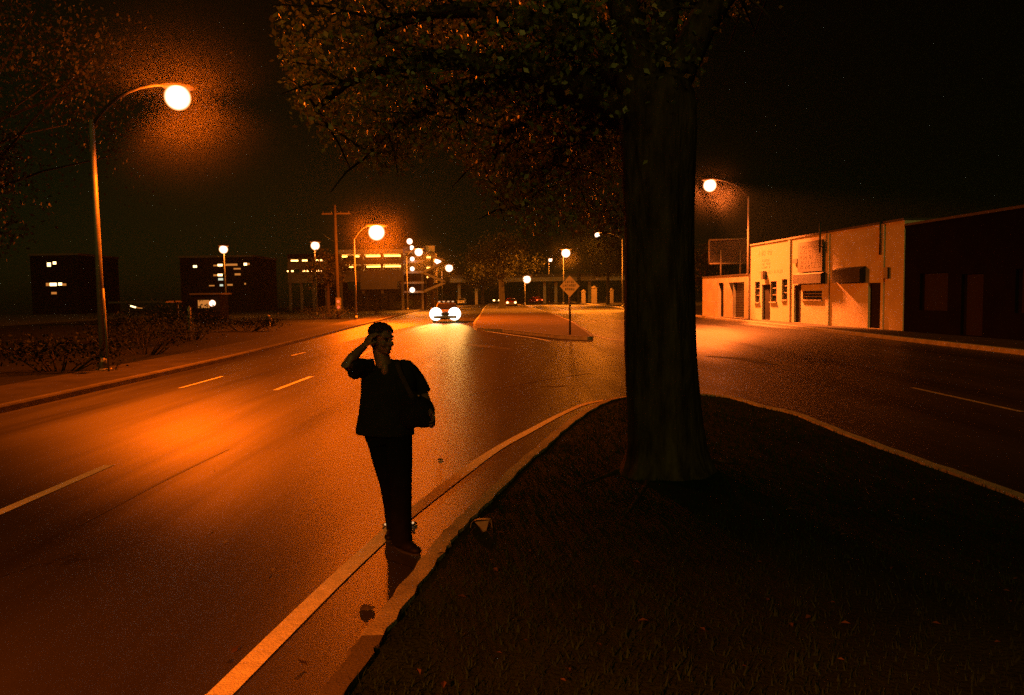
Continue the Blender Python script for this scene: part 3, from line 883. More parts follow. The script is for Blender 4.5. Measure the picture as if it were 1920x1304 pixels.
# blank screen wall under the decks, and the dark ground storey
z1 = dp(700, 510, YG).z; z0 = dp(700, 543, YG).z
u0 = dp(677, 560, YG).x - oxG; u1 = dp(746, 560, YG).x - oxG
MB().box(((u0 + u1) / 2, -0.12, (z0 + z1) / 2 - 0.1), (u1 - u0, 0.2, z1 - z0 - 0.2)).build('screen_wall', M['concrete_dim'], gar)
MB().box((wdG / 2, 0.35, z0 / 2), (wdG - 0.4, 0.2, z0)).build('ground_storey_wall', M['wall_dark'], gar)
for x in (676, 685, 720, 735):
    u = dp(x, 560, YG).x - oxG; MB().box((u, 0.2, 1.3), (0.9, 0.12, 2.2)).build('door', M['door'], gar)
# stair tower and the end that runs along the road
tw = thing('stair_tower', 'open concrete stair tower with round lamps at the end of the garage', 'building', (dp(776, 560, 112).x, 112, 0))
tox = tw.location.x
zl = [dp(772, y, 112).z for y in (474, 492, 512, 531, 548)]
for i, z in enumerate(zl):
    MB().box((0, 0, z), (3.4, 4, 0.3)).build('landing', M['concrete'], tw)
    if i:
        m_ = MB(); za, zb_ = zl[i - 1], zl[i]
        R = Matrix.Rotation(math.atan2(za - zb_, 3.2) * (1 if i % 2 else -1), 3, 'Y')
        m_.box((1.9 + 1.2, -0.8, (za + zb_) / 2), (3.4, 1.2, 0.35), R=R); m_.build('stair_flight', M['concrete'], tw)
for dx in (-1.6, 1.5):
    MB().box((dx, -1.8, zl[0] / 2), (0.3, 0.3, zl[0])).build('column', M['concrete_dim'], tw)
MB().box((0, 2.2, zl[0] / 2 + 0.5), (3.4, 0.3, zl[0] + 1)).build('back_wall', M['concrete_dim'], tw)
for y, r in ((486, .34), (504.5, .34), (544, .4)):
    q = dp(773, y, 109.7)
    o = link('lamp_globe', MB().ell((0, 0, 0), (r,) * 3, None, 16, 10).mesh('lamp_globe'), M['lampsmall'], tw); o.location = q - Vector(tw.location)
# end decks beyond the tower
ed = decks('garage_wing', 'end wing of the garage with three short lit decks, right of the stair tower', 790, 812, 118, [(479, 489), (499, 508), (517, 522)], 0.4, 8,
           [[(796, 1), (804, 1)], [(797, 1.3), (806, 1.3)], [(798, .8)]], 'concrete', 'tube', 585, [791, 811])
# roof top lamps and the small sign on the roof
def roof_lamp(px, py, Y, zr, r, label):
    q = dp(px, py, Y); t = thing('roof_lamp', label, 'lamp', (q.x, q.y, zr), 0, 'lamps on the garage roof')
    MB().tube([(0, 0, -0.05), (0, 0, q.z - zr)], 0.06, 8).build('pole', M['dark_metal'], t)
    o = link('lamp_globe', MB().ell((0, 0, 0), (r,) * 3, None, 16, 10).mesh('lamp_globe'), M['lampsmall'], t); o.location = (0, 0, q.z - zr)
    return t


roof_lamp(768, 453, 112, zl[0] + 0.1, 0.45, 'highest round lamp, on a mast over the stair tower')
roof_lamp(772, 465, 112.6, zl[0] + 0.1, 0.36, 'lower round lamp on the stair tower roof, beside the corner street lamp')
Ysn = 119
q = dp(806, 468, Ysn); rs = thing('roof_sign', 'small reddish rooftop sign board right of the garage lamps', 'sign', (q.x, Ysn, dp(806, 478, Ysn).z))
MB().box((0, 0, q.z - rs.location.z + .1), (1.5, 0.12, 0.9)).build('panel', M['sign_face'], rs)
for dx in (-0.5, 0.5): MB().tube([(dx, 0.1, -0.3), (dx, 0.1, q.z - rs.location.z)], 0.05, 6).build('post', M['dark_metal'], rs)

g2 = decks('parking_garage', 'dim parking deck with two thin rows of lights, farther left', 541, 615, 112, [(485, 492), (505, 512)], 0.4, 14,
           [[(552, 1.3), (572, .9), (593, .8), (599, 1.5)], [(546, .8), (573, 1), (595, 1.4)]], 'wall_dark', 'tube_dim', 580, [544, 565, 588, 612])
g2.data

# office blocks far left, only their windows lit
def block(name, label, x0, x1, ytop, Y, wins, m='wall_dark'):
    a = dp(x0, 560, Y); b = dp(x1, 560, Y); z = dp(x0, ytop, Y).z; wd = b.x - a.x
    t = thing(name, label, 'building', (a.x, Y, 0))
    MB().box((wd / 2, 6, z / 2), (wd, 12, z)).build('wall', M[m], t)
    MB().box((wd / 2, 6, z + 0.15), (wd + 0.3, 12.3, 0.3)).build('roof', M['concrete_dim'], t)
    for (wx0, wy0, wx1, wy1, mm) in wins:
        p = dp(wx0, wy0, Y - 0.06); q = dp(wx1, wy1, Y - 0.06)
        w_ = MB().box(((p.x + q.x) / 2 - a.x, -0.03, (p.z + q.z) / 2), (abs(q.x - p.x), 0.05, abs(p.z - q.z))).build('window', M[mm], t)
        MB().box(((p.x + q.x) / 2 - a.x, -0.075, min(p.z, q.z) - 0.06), (abs(q.x - p.x) + 0.2, 0.14, 0.08)).build('sill', M['concrete_dim'], w_)
    return t


block('office_building', 'dark office block with broken rows of lit windows behind the left lamp pole', 340, 476, 484, 120,
      [(362, 498, 369, 502, 'window_bright'), (400, 497, 407, 499.5, 'window_glow'), (408, 495.5, 417, 499.5, 'window_bright'), (423, 495, 445, 498.5, 'window_glow'), (457, 493.5, 463, 498, 'window_bright'),
       (464, 493.5, 468, 497, 'window_glow'), (438, 503, 451, 505.5, 'window_glow'), (400, 515, 407, 518, 'window_glow'), (408, 514, 417, 518, 'window_bright'), (440, 513, 451, 516.5, 'window_glow'), (409, 522, 418, 526, 'window_cool'),
       (392, 535, 402, 537, 'window_glow'), (412, 533.5, 418, 537, 'window_cool'), (426, 533, 436, 536, 'window_glow'), (458, 531, 461, 534, 'window_glow')])
block('tower_block', 'unlit block with a small cluster of lit windows at the far left', 60, 150, 480, 118,
      [(88, 493, 95, 500, 'window_bright'), (99, 491, 105, 496, 'window_bright'), (86, 531, 92, 536.5, 'window_glow'), (93, 531, 106, 536.5, 'window_bright'), (109, 530.5, 116, 535.5, 'window_bright'), (117, 532, 124, 536, 'window_glow'),
       (96, 548, 106, 552, 'window_glow')])

# small booth with a glaring lamp in the car park
def booth():
    Y = 70; a = dp(397, 580, Y)
    t = thing('car_park_booth', 'small booth with one glaring white lamp, below the office windows', 'booth', (a.x, Y, 0))
    MB().box((0, 0, 1.15), (2.3, 2.0, 2.3)).build('wall', M['wall_dark'], t)
    MB().box((0, -0.1, 2.4), (2.8, 2.6, 0.14)).build('roof', M['concrete_dim'], t)
    MB().box((-0.3, -1.03, 1.5), (1.0, 0.05, 0.7)).build('window', M['window_glow'], t)
    o = link('lamp_globe', MB().ell((0, 0, 0), (0.3,) * 3, None, 16, 10).mesh('lamp_globe'), M['lampsmall'], t); o.location = dp(398, 569, Y - 1.4) - Vector(t.location)
    MB().tube([o.location + Vector((0, 0.1, 0.1)), Vector((o.location.x, -0.98, o.location.z + 0.2))], 0.04, 6).build('bracket', M['dark_metal'], t)


booth()


def shed():
    Y = 62; a = dp(265, 585, Y)
    t = thing('car_shelter', 'low dark shelter lit by one small slanting tube, right of the near lamp pole', 'shelter', (a.x, Y, 0))
    z = dp(265, 575, Y).z
    MB().box((0.4, 0, z + 0.35), (4.5, 3, 0.14)).build('roof', M['concrete_dim'], t)
    for dx in (-1.6, 2.4):
        MB().box((dx, 1.2, (z + 0.3) / 2), (0.12, 0.12, z + 0.3)).build('post', M['dark_metal'], t)
    MB().box((0, -1.3, z), (0.42, 0.08, 0.1), R=Matrix.Rotation(0.3, 3, 'Y')).build('tube_light', M['window_bright'], t)
    MB().box((0.5, -1.3, z - 0.11), (0.4, 0.08, 0.06), R=Matrix.Rotation(0.1, 3, 'Y')).build('tube_light', M['window_glow'], t)


shed()

# ------------------------------------------------------------------ overpass at the end of the road
Yo = 172
ov = thing('overpass', 'low concrete road bridge on square columns crossing at the end of the road', 'bridge', (0, Yo, 0))
x0, x1 = dp(846, 520, Yo).x, dp(1172, 520, Yo).x
z0, z1 = dp(1020, 528.5, Yo).z, dp(1020, 521, Yo).z
ovb = MB().box(((x0 + x1) / 2, 0, (z0 + z1) / 2), (x1 - x0, 8, z1 - z0)).build('beam', M['concrete'], ov)
MB().box(((x0 + x1) / 2, -3.8, z1 + 0.35), (x1 - x0, 0.25, 0.68)).build('parapet', M['concrete_dim'], ov)
for x in (861, 893, 1021, 1042, 1105):
    MB().box((dp(x, 540, Yo - 2).x, -2, z0 / 2), (0.62, 0.8, z0)).build('column', M['concrete'], ov)

# gateposts at the right, far along
for i, (x, y0, y1, wd, lab) in enumerate(((1094, 544, 567, 0.75, 'slim stone gatepost just right of the diamond sign'), (1114, 537, 568, 1.0, 'tall round-topped stone gatepost, left of the big trunk'), (1147, 541, 570, 0.6, 'thin stone gatepost nearest the big trunk'))):
    Y = 150
    p = gp(x, y1, 0.15); p = dp(x, y1, Y); z = dp(x, y0, Y).z
    t = thing('gatepost', lab, 'gatepost', (p.x, Y, 0.1), 0, 'stone gateposts by the far right kerb')
    MB().box((0, 0, (z - 0.5) / 2), (wd, wd, z - 0.5)).build('shaft', M['stone'], t)
    m_ = MB(); m_.box((0, 0, z - 0.43), (wd * 1.2, wd * 1.2, 0.14)); m_.ell((0, 0, z - 0.36), (wd * 0.45, wd * 0.45, 0.36)); m_.build('cap', M['stone'], t)

# ------------------------------------------------------------------ diamond sign on the far island
b = gp(1069, 628, 0.15)
sg = thing('road_sign', 'yellow diamond road sign on a single post at the tip of the far island', 'road sign', (b.x, b.y, 0.14))
cz = dp(1070, 537, b.y).z - 0.14
s = 18.5 / F * b.y
MB().tube([(0, 0.04, -0.05), (0, 0.04, cz + s * 0.8)], 0.045, 10).build('post', M['dark_metal'], sg)
d = MB(); c4 = [(0, -s * 1.08), (s, 0), (0, s * 1.08), (-s, 0)]
d.add([(x, -0.005, cz + z) for x, z in c4] + [(x, 0.003, cz + z) for x, z in c4], [(0, 1, 2, 3), (7, 6, 5, 4), (0, 1, 5, 4), (1, 2, 6, 5), (2, 3, 7, 6), (3, 0, 4, 7)])
pl = d.build('sign_plate', M['sign_face'], sg)
R_ = random.Random(4)
for zz, hw in ((0.19, 0.2), (0.03, 0.3), (-0.13, 0.2)):
    x = -hw; ink = MB()
    while x < hw:
        wl = R_.uniform(0.05, 0.08)
        ink.box((x + 0.01, -0.009, cz + zz), (0.017, 0.004, 0.105))
        ink.box((x + wl * 0.45, -0.009, cz + zz + R_.choice((-0.044, 0, 0.044))), (wl * 0.5, 0.004, 0.018))
        if R_.random() < 0.6: ink.box((x + wl * 0.75, -0.0095, cz + zz), (0.016, 0.004, 0.1))
        x += wl + 0.022
    ink.build('lettering', M['sign_ink'], pl)

# ------------------------------------------------------------------ posts on the left side
p = gp(204, 697, 0.13)
sp = thing('sign_post', 'thin post with a sign seen edge-on beside the near lamp pole', 'sign post', (p.x, p.y, 0.12))
hz_ = dp(202, 541, p.y).z - 0.12
MB().tube([(0, 0, -0.03), (-0.04, 0, hz_)], 0.028, 8).build('post', M['steel'], sp)
MB().box((-0.03, 0, hz_ - 0.5), (0.015, 0.4, 0.5), math.atan2(11.0, 21.2)).build('sign_plate', M['dark_metal'], sp)

p = gp(503, 612, 0.1)
hy = thing('fire_hydrant', 'stubby fire hydrant on the dark left verge', 'fire hydrant', (p.x, p.y, 0.08))
m_ = MB(); m_.tube([(0, 0, 0), (0, 0, 0.08), (0, 0, 0.1), (0, 0, 0.55), (0, 0, 0.58), (0, 0, 0.7), (0, 0, 0.76)], [0.2, 0.2, 0.14, 0.13, 0.18, 0.13, 0.04], 14); m_.build('barrel', M['frame'], hy)
m_ = MB(); m_.tube([(-0.24, 0, 0.45), (0.24, 0, 0.45)], 0.07, 10); m_.build('outlet', M['frame'], hy)
m_ = MB(); m_.tube([(0, -0.24, 0.4), (0, 0, 0.4)], 0.09, 10); m_.build('outlet', M['frame'], hy)

p = dp(355, 596, 46)
bo = thing('bollard', 'pale slim bollard standing alone on the dark left ground', 'bollard', (p.x, 46, 0))
zt = dp(355, 574, 46).z
MB().tube([(0, 0, 0), (0, 0, zt - 0.1), (0, 0, zt)], [0.11, 0.11, 0.05], 10).build('post', M['wall_low'], bo)

Yt = 66
p = dp(635, 600, Yt)
ut = thing('utility_pole', 'tall dark wooden utility pole with a crossarm, left of the second street lamp', 'utility pole', (p.x, Yt, 0))
zt = dp(633, 385, Yt).z
MB().tube([(0, 0, -0.1), (-0.05, 0, zt)], [0.17, 0.11], 12).build('pole', M['wood'], ut)
MB().box((0, 0.16, zt - 0.7), (2.4, 0.1, 0.12)).build('crossarm', M['wood'], ut)
for dx in (-1.1, -0.4, 0.4, 1.1): MB().tube([(dx, 0.16, zt - 0.64), (dx, 0.16, zt - 0.48)], [0.03, 0.05], 8).build('insulator', M['glass'], ut)
sgn = thing('traffic_signal', 'small signal box with two red lights low on the utility pole', 'signal', dp(634.5, 571, Yt - 0.2))
MB().box((0, 0.05, 0), (0.42, 0.2, 1.15)).build('housing', M['dark_metal'], sgn)
for dz in (0.24, -0.24):
    o = MB().ell((0, -0.07, dz), (0.12, 0.05, 0.13)).build('lens', M['signal_red'], sgn)
# overhead wire from lamp to the left
a = dp(661, 446, b2.y); bq = dp(608, 441, b2.y + 22)
pts = [a.lerp(bq, i / 10) - Vector((0, 0, 0.5 * math.sin(PI * i / 10))) for i in range(11)]
wv = MB().tube(pts, 0.02, 5).build('overhead_wire', M['steel']); tag(wv, 'thin overhead wire running left from the second street lamp top', 'wire')


# ------------------------------------------------------------------ cars
def car(label, loc, heading, paint, front=True, lightbar=False, lit='front', group=None, spot=0, glow=1.0):
    """heading: direction (radians about z) the nose points to; built nose along +X"""
    t = thing('car', label, 'car', loc, heading, group)
    xs = [-2.35, -2.3, -2.0, -1.4, -0.9, 0.75, 1.2, 1.75, 2.2, 2.35]
    ztop = [0.55, 0.86, 0.93, 0.95, 0.97, 0.96, 0.92, 0.86, 0.76, 0.5]
    zlo = [0.42, 0.32, 0.26, 0.22, 0.22, 0.22, 0.22, 0.26, 0.28, 0.42]
    hw = [0.72, 0.82, 0.88, 0.9, 0.9, 0.9, 0.9, 0.88, 0.82, 0.7]
    b = MB(); rows = []
    for x, zt, zl_, w_ in zip(xs, ztop, zlo, hw):
        zm = zl_ + (zt - zl_) * 0.6
        rows.append([(x, -w_ * 0.93, zl_), (x, -w_, zm), (x, -w_ * 0.9, zt), (x, 0, zt + 0.02), (x, w_ * 0.9, zt), (x, w_, zm), (x, w_ * 0.93, zl_)])
    k = len(rows[0]); vs_ = [p for r in rows for p in r]; fs = []
    for i in range(len(rows) - 1):
        for j in range(k):
            j2 = (j + 1) % k; fs.append((i * k + j, i * k + j2, (i + 1) * k + j2, (i + 1) * k + j))
    fs += [tuple(range(k)), tuple(reversed([(len(rows) - 1) * k + j for j in range(k)]))]
    b.add(vs_, fs, 0, True)
    bo = bevel(b.build('body', M[paint], t), 0.05, 2)
    c = MB(); rr = []
    for x, w_, z in ((-1.75, 0.74, 0.95), (-1.05, 0.62, 1.36), (-0.3, 0.62, 1.42), (0.3, 0.62, 1.39), (1.15, 0.74, 0.94)):
        rr.append([(x, -w_, z), (x, w_, z)])
    base = [(-1.75, 0.8), (-1.05, 0.82), (-0.3, 0.82), (0.3, 0.82), (1.15, 0.8)]
    vs_ = []
    for (x, w_), r in zip(base, rr):
        vs_ += [(x, -w_, 0.93), r[0], r[1], (x, w_, 0.93)]
    fs = [(4 * i + j, 4 * i + j + 1, 4 * i + j + 5, 4 * i + j + 4) for i in range(4) for j in range(3)]
    c.add(vs_, fs, 0, True); c.build('cabin', M[paint], t)
    for nm, q in (('windscreen', [(1.1, -0.68, 0.99), (1.1, 0.68, 0.99), (0.36, 0.57, 1.37), (0.36, -0.57, 1.37)]), ('rear_window', [(-1.7, 0.66, 1.0), (-1.7, -0.66, 1.0), (-1.11, -0.56, 1.34), (-1.11, 0.56, 1.34)])):
        n = (Vector(q[1]) - Vector(q[0])).cross(Vector(q[2]) - Vector(q[1])).normalized()
        MB().add([Vector(p) + n * 0.025 for p in q], [(0, 1, 2, 3)]).build(nm, M['glass'], t)
    for s in (-1, 1):
        q = [(0.95, s * 0.8, 1.0), (-1.45, s * 0.8, 1.0), (-1.0, s * 0.645, 1.33), (0.35, s * 0.645, 1.34)]
        MB().add([(x, y + s * 0.025, z) for x, y, z in q], [(0, 1, 2, 3)]).build('side_window', M['glass'], t)
        MB().ell((0.85, s * 0.98, 1.0), (0.07, 0.1, 0.07)).build('wing_mirror', M[paint], t)
        for x in (-1.42, 1.45):
            wh = thing_part = MB().tube([(x, s * 0.72, 0.33), (x, s * 0.92, 0.33)], 0.33, 20).build('wheel', M['tyre'], t)
            MB().tube([(x, s * 0.915, 0.33), (x, s * 0.935, 0.33)], 0.2, 14).build('rim', M['rim'], wh)
        r = 0.09
        hm_ = M['headlight'] if lit == 'front' else M['glass']
        rr_ = 0.3 * glow if lit == 'front' else 0.1  # lit headlights widened to stand in for their glare
        o = link('headlight', MB().ell((0, 0, 0), (0.12, rr_, rr_), None, 16, 10).mesh('headlight'), hm_, t); o.location = (2.3, s * 0.66, 0.64)
        tm = M['tail'] if lit == 'rear' else M['tail_white'] if lit == 'brake' else M['glass']
        o = link('tail_light', MB().ell((0, 0, 0), (0.1, 0.2 * glow, 0.16 * glow), None, 14, 8).mesh('tail_light'), tm, t); o.location = (-2.3, s * 0.64, 0.72)
        if lit == 'front' and spot:
            ld = bpy.data.lights.new('headlight_beam', 'SPOT'); ld.energy = spot; ld.color = (1, 0.5, 0.1); ld.spot_size = math.radians(22); ld.spot_blend = 1.0; ld.shadow_soft_size = 0.2
            lo = bpy.data.objects.new('headlight_beam', ld); col.objects.link(lo); lo.parent = t
            lo.location = (2.5, s * 0.66, 0.64)
            lo.rotation_euler = Vector((1, 0, -0.2)).to_track_quat('-Z', 'Y').to_euler()
    bp = MB(); bp.box((2.36, 0, 0.42), (0.16, 1.62, 0.2)); bevel(bp.build('bumper', M['chrome'], t), 0.04)
    bp = MB(); bp.box((-2.36, 0, 0.46), (0.16, 1.62, 0.2)); bevel(bp.build('bumper', M['chrome'], t), 0.04)
    MB().box((2.34, 0, 0.64), (0.06, 0.8, 0.16)).build('grille', M['dark_metal'], t)
    MB().box((-2.35, 0, 0.7), (0.04, 0.5, 0.12)).build('number_plate', M['frame'], t)
    if lightbar:
        lb = MB(); lb.box((-0.2, 0, 1.5), (0.28, 1.1, 0.1)); lbo = bevel(lb.build('light_bar', M['dark_metal'], t), 0.03)
        for y in (-0.5, -0.17, 0.17, 0.5):
            MB().ell((-0.06, y, 1.5), (0.04, 0.09, 0.05)).build('roof_lamp', M['roof_lamp'], lbo)
    return t


p = gp(832, 606)
oncoming = car('oncoming car with two glaring headlights and a row of roof lights', (p.x, p.y + 2.3, 0), -PI / 2 + 0.05, 'car_grey', lightbar=True, spot=100000, glow=1.55)
p = dp(958, 566, 128)
car('red car with bright orange tail lights right of the far median tree', (p.x, 128, 0), PI / 2 + 0.03, 'car_red', lit='brake')
p = dp(931, 563, 190)
car('dark car braking far off, left of the far median tree', (p.x, 190, 0), PI / 2 + 0.03, 'car_dark', lit='brake', glow=1.3)
p = dp(866, 567, 168)
car('small white car far up the road, right behind the oncoming car', (p.x, 168, 0), -PI / 2, 'car_white', lit='none')
p = dp(1004, 562, 178)
car('red parked car under the overpass, left of its column', (p.x, 178.5, 0), PI / 2 + 0.4, 'car_red', lit='rear', glow=0.8)

# ------------------------------------------------------------------ trees
def leaf_mesh(name, P, size, up=0.35):
    n = len(P); s = rng.uniform(0.65, 1.25, n) * size
    a = rng.normal(size=(n, 3)); a /= np.linalg.norm(a, axis=1)[:, None]
    b = rng.normal(size=(n, 3)); b -= a * (a * b).sum(1)[:, None]; b /= np.linalg.norm(b, axis=1)[:, None]
    c = np.cross(a, b)
    V = np.zeros((n, 4, 3))
    V[:, 0] = P; V[:, 2] = P + a * s[:, None]
    V[:, 1] = P + a * (s * 0.45)[:, None] + b * (s * 0.3)[:, None] + c * (s * 0.08)[:, None]
    V[:, 3] = P + a * (s * 0.45)[:, None] - b * (s * 0.3)[:, None] + c * (s * 0.08)[:, None]
    me = bpy.data.meshes.new(name)
    me.vertices.add(4 * n); me.vertices.foreach_set('co', V.reshape(-1).astype(np.float32))
    me.loops.add(4 * n); me.loops.foreach_set('vertex_index', np.arange(4 * n, dtype=np.int32))
    me.polygons.add(n); me.polygons.foreach_set('loop_start', np.arange(0, 4 * n, 4, dtype=np.int32))
    me.update(calc_edges=True); me.validate()
    return me


def trunk_rings(prof, seg=28, lump=0.05, seed=3):
    """prof: list of (x, y, z, r)"""
    R = random.Random(seed); ph = [R.uniform(0, 6.28) for _ in range(6)]
    vs_ = []
    for (x, y, z, r) in prof:
        for k in range(seg):
            a = 2 * PI * k / seg
            q = 1 + lump * (math.sin(5 * a + ph[0] + z * 0.5) * 0.6 + math.sin(9 * a + ph[1] - z * 0.8) * 0.5 + math.sin(3 * a + z * 2.1 + ph[2]) * 0.5 + 0.3 * math.sin(14 * a + 3 * z + ph[3]) + 0.35 * math.sin(23 * a - 1.7 * z + 2 * math.sin(3 * z) + ph[4]))
            vs_.append((x + math.cos(a) * r * q, y + math.sin(a) * r * q, z))
    fs = [(i * seg + k, i * seg + (k + 1) % seg, (i + 1) * seg + (k + 1) % seg, (i + 1) * seg + k) for i in range(len(prof) - 1) for k in range(seg)]
    fs.append(tuple((len(prof) - 1) * seg + k for k in range(seg)))
    return MB().add(vs_, fs, 0, True)


# the big tree on the near island
tb = gp(1240, 880, 0.2)
big = thing('shade_tree', 'huge dark shade tree with a thick trunk on the near grass island', 'tree', (tb.x, tb.y, 0.18))
T0 = Vector(big.location)
prof = []
zz = [-0.1, 0.0, 0.06, 0.14, 0.25, 0.4, 0.6, 0.85, 1.1, 1.4, 1.8, 2.2, 2.7, 3.2, 3.8]
rr = [0.52, 0.47, 0.43, 0.4, 0.375, 0.36, 0.35, 0.345, 0.34, 0.335, 0.325, 0.32, 0.33, 0.36, 0.38]
for z, r in zip(zz, rr):
    prof.append((0.045 * (1 - min(1, z / 1.2)) - 0.012 * z, 0, z, r))
tm = trunk_rings(prof, 56, 0.05)
tr = tm.build('trunk', M['bark'], big)
dsp = tr.modifiers.new('sub', 'SUBSURF'); dsp.levels = 1; dsp.render_levels = 1
# surface roots
for pxs, rad in (([(1190, 862), (1150, 880), (1100, 897), (1050, 908)], 0.03), ([(1290, 852), (1350, 866), (1400, 873), (1450, 882)], 0.025), ([(1220, 890), (1190, 940), (1150, 985)], 0.022)):
    pts = [gp(x, y, 0.2) for x, y in pxs]; pts = smooth_line([Vector((q.x, q.y, island_z(q.x, q.y) - 0.012)) - T0 for q in pts], 4)
    n = len(pts); MB().tube(pts, [rad * (1.5 - 1.35 * i / (n - 1)) for i in range(n)], 8).build('root', M['bark'], tr)
# limbs
limb_tips = [dp(600, 200, 8.6), dp(700, 290, 9.4), dp(820, 250, 9.5), dp(900, 320, 10), dp(970, 390, 10.6), dp(1060, 330, 11), dp(700, 60, 8.0), dp(900, 60, 8.5), dp(1150, 60, 10.5),
             dp(1500, -120, 8), dp(1350, -200, 10), dp(1000, -250, 8), dp(700, -200, 8), dp(1650, -200, 7.5)]
clumps = []
fork = Vector((-0.04, 0, 3.3))
lm = MB()
Rb = random.Random(21)
for tp in limb_tips:
    e = tp - T0
    mid = fork.lerp(e, 0.5) + Vector((Rb.uniform(-.3, .3), Rb.uniform(-.3, .3), 0.9 + 0.35 * Rb.random()))
    pts = [(1 - s) ** 2 * fork + 2 * s * (1 - s) * mid + s * s * e for s in [i / 9 for i in range(10)]]
    pts = [q + Vector((Rb.uniform(-.07, .07), Rb.uniform(-.07, .07), Rb.uniform(-.05, .05))) * (0 if i == 0 else 1) for i, q in enumerate(pts)]
    lm.tube(pts, [0.17 * (1 - i / 10.5) + 0.008 for i in range(10)], 8)
    for i in range(3, 10):
        for k in range(3):
            q = pts[i] + Vector((Rb.gauss(0, .45), Rb.gauss(0, .45), Rb.gauss(0, .3)))
            lm.tube([pts[i], pts[i].lerp(q, 0.6) + Vector((0, 0, 0.06)), q], [0.02, 0.013, 0.006], 5)
            clumps.append((q + T0, Rb.uniform(0.22, 0.42), 1.0))
lm.build('limb', M['bark'], big)
# drooping outer twigs along the visible lower edge of the crown
edge = [(548, 140), (560, 195), (585, 235), (610, 215), (625, 262), (650, 280), (672, 305), (700, 318), (715, 300), (740, 305), (762, 285), (790, 270), (815, 255), (835, 265), (872, 290), (885, 325), (905, 350), (890, 310), (930, 385), (950, 350), (945, 400), (985, 360), (990, 330),
        (1000, 405), (1015, 300), (1020, 370), (1035, 250), (1050, 400), (1010, 440), (1030, 215), (1075, 375), (1090, 420), (1110, 340), (1130, 400), (1145, 310), (1150, 440), (560, 110), (640, 200), (700, 250), (760, 230), (850, 210), (930, 260), (980, 280), (1060, 280), (660, 130), (580, 160)]
for x, y in edge:
    for k in range(3):
        c = dp(x + Rb.gauss(0, 9), y + Rb.gauss(-14, 9), Rb.uniform(8.2, 11.5))
        clumps.append((c, Rb.uniform(0.16, 0.3), 1.2))
# body of the crown overhead
for k in range(380):
    while True:
        q = Vector((Rb.uniform(-1, 1), Rb.uniform(-1, 1), Rb.uniform(-1, 1)))
        if 0.3 < q.length < 1: break
    c = Vector((2.2 + q.x * 6.2, 8.8 + q.y * 5.4, 6.6 + q.z * 3.4))
    clumps.append((c, Rb.uniform(0.35, 0.7), 1.0))
pts = []
for c, r, d in clumps:
    n = int(80 * d * (r / 0.35) ** 1.6)
    q = rng.normal(size=(n, 3)) * r * 0.62
    pts.append(np.array(c) + q)
pts = np.concatenate(pts)
# the crown's under-side as the photograph shows it (pruned line, ragged)
X_, Y_ = to_px(pts)
lowx = [400, 520, 545, 600, 680, 760, 800, 850, 885, 930, 1000, 1080, 1160, 1270, 1330, 1500, 2100]
lowy = [-400, 120, 215, 262, 330, 318, 292, 290, 345, 410, 455, 455, 470, 330, 60, -60, -80]
lim = np.interp(X_, lowx, lowy) + rng.normal(0, 20, len(pts)) - 25 * np.abs(np.sin(X_ / 23 + pts[:, 1] * 1.7))
keep = (Y_ < lim) & (X_ > 520 + rng.normal(0, 18, len(pts)) + 38 * np.sin(Y_ / 41 + pts[:, 1] * 2.0)) & (pts[:, 2] > 2.2) & (pts[:, 1] > 6.2)
pts = pts[keep] - np.array(T0)
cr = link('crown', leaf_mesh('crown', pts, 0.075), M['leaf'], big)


def tree(label, x, y, h, rad, trunk_r, n, cz=None, seed=1, leaf=0.16, squash=0.8, group=None, name='tree', clumpn=60, lean=0.0, m='leaf_far', bare=0.35):
    R = random.Random(seed)
    t = thing(name, label, 'tree', (x, y, 0), 0, group)
    cz = cz or h - rad * squash
    prof = [(lean * z, 0.02 * math.sin(z), z, trunk_r * (1.35 - 0.35 * min(1, z / 0.6)) * (1 - 0.45 * z / h)) for z in [-0.1, 0, 0.2, 0.5, 1.0, 1.7, 2.5, cz * 0.7, cz]]
    prof = sorted(prof, key=lambda q: q[2])
    tk = trunk_rings(prof, 16, 0.06, seed).build('trunk', M['bark_dark'], t)
    lb = MB(); C = []
    for k in range(clumpn):
        a = R.uniform(0, 2 * PI); u = R.uniform(-0.75, 1); rr = math.sqrt(max(0, 1 - u * u)) * (0.55 + 0.45 * R.random()) * rad * R.uniform(0.75, 1.12)
        c = Vector((lean * cz + rr * math.cos(a), rr * math.sin(a), cz + u * rad * squash * R.uniform(0.7, 1.05)))
        C.append(c)
        if k % 5 == 0:
            s = Vector((lean * cz * bare * 1.6, 0, cz * R.uniform(0.55, 0.85))); lb.tube([s, s.lerp(c, 0.5) + Vector((0, 0, 0.2)), c], [trunk_r * 0.35, trunk_r * 0.2, 0.02], 6)
    lb.build('limb', M['bark_dark'], t)
    P_ = np.concatenate([np.array(c) + rng.normal(size=(max(4, n // clumpn), 3)) * rad * R.uniform(0.1, 0.17) for c in C])
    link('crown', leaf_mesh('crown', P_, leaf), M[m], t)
    return t


# street trees on the left verge
q = dp(330, 500, 25)
tree('dark street tree with leaves glowing around the near lamp globe', -20.5, 29, 13, 6.8, 0.2, 9000, 9.8, 5, 0.15, 0.5, clumpn=90, lean=0.1)
tree('dark street tree at the far left edge of the view', -20, 27, 9, 3.5, 0.2, 5000, None, 6, 0.16)
LT = [(-17.5, 74, 6.2, 2.3)]
lab = ['small dark tree in front of the left end of the bright garage']
for i, (x, y, h, r) in enumerate(LT):
    tree(lab[i], x, y, h, r, 0.2, 2600, None, 32 + i, 0.22, 0.75)
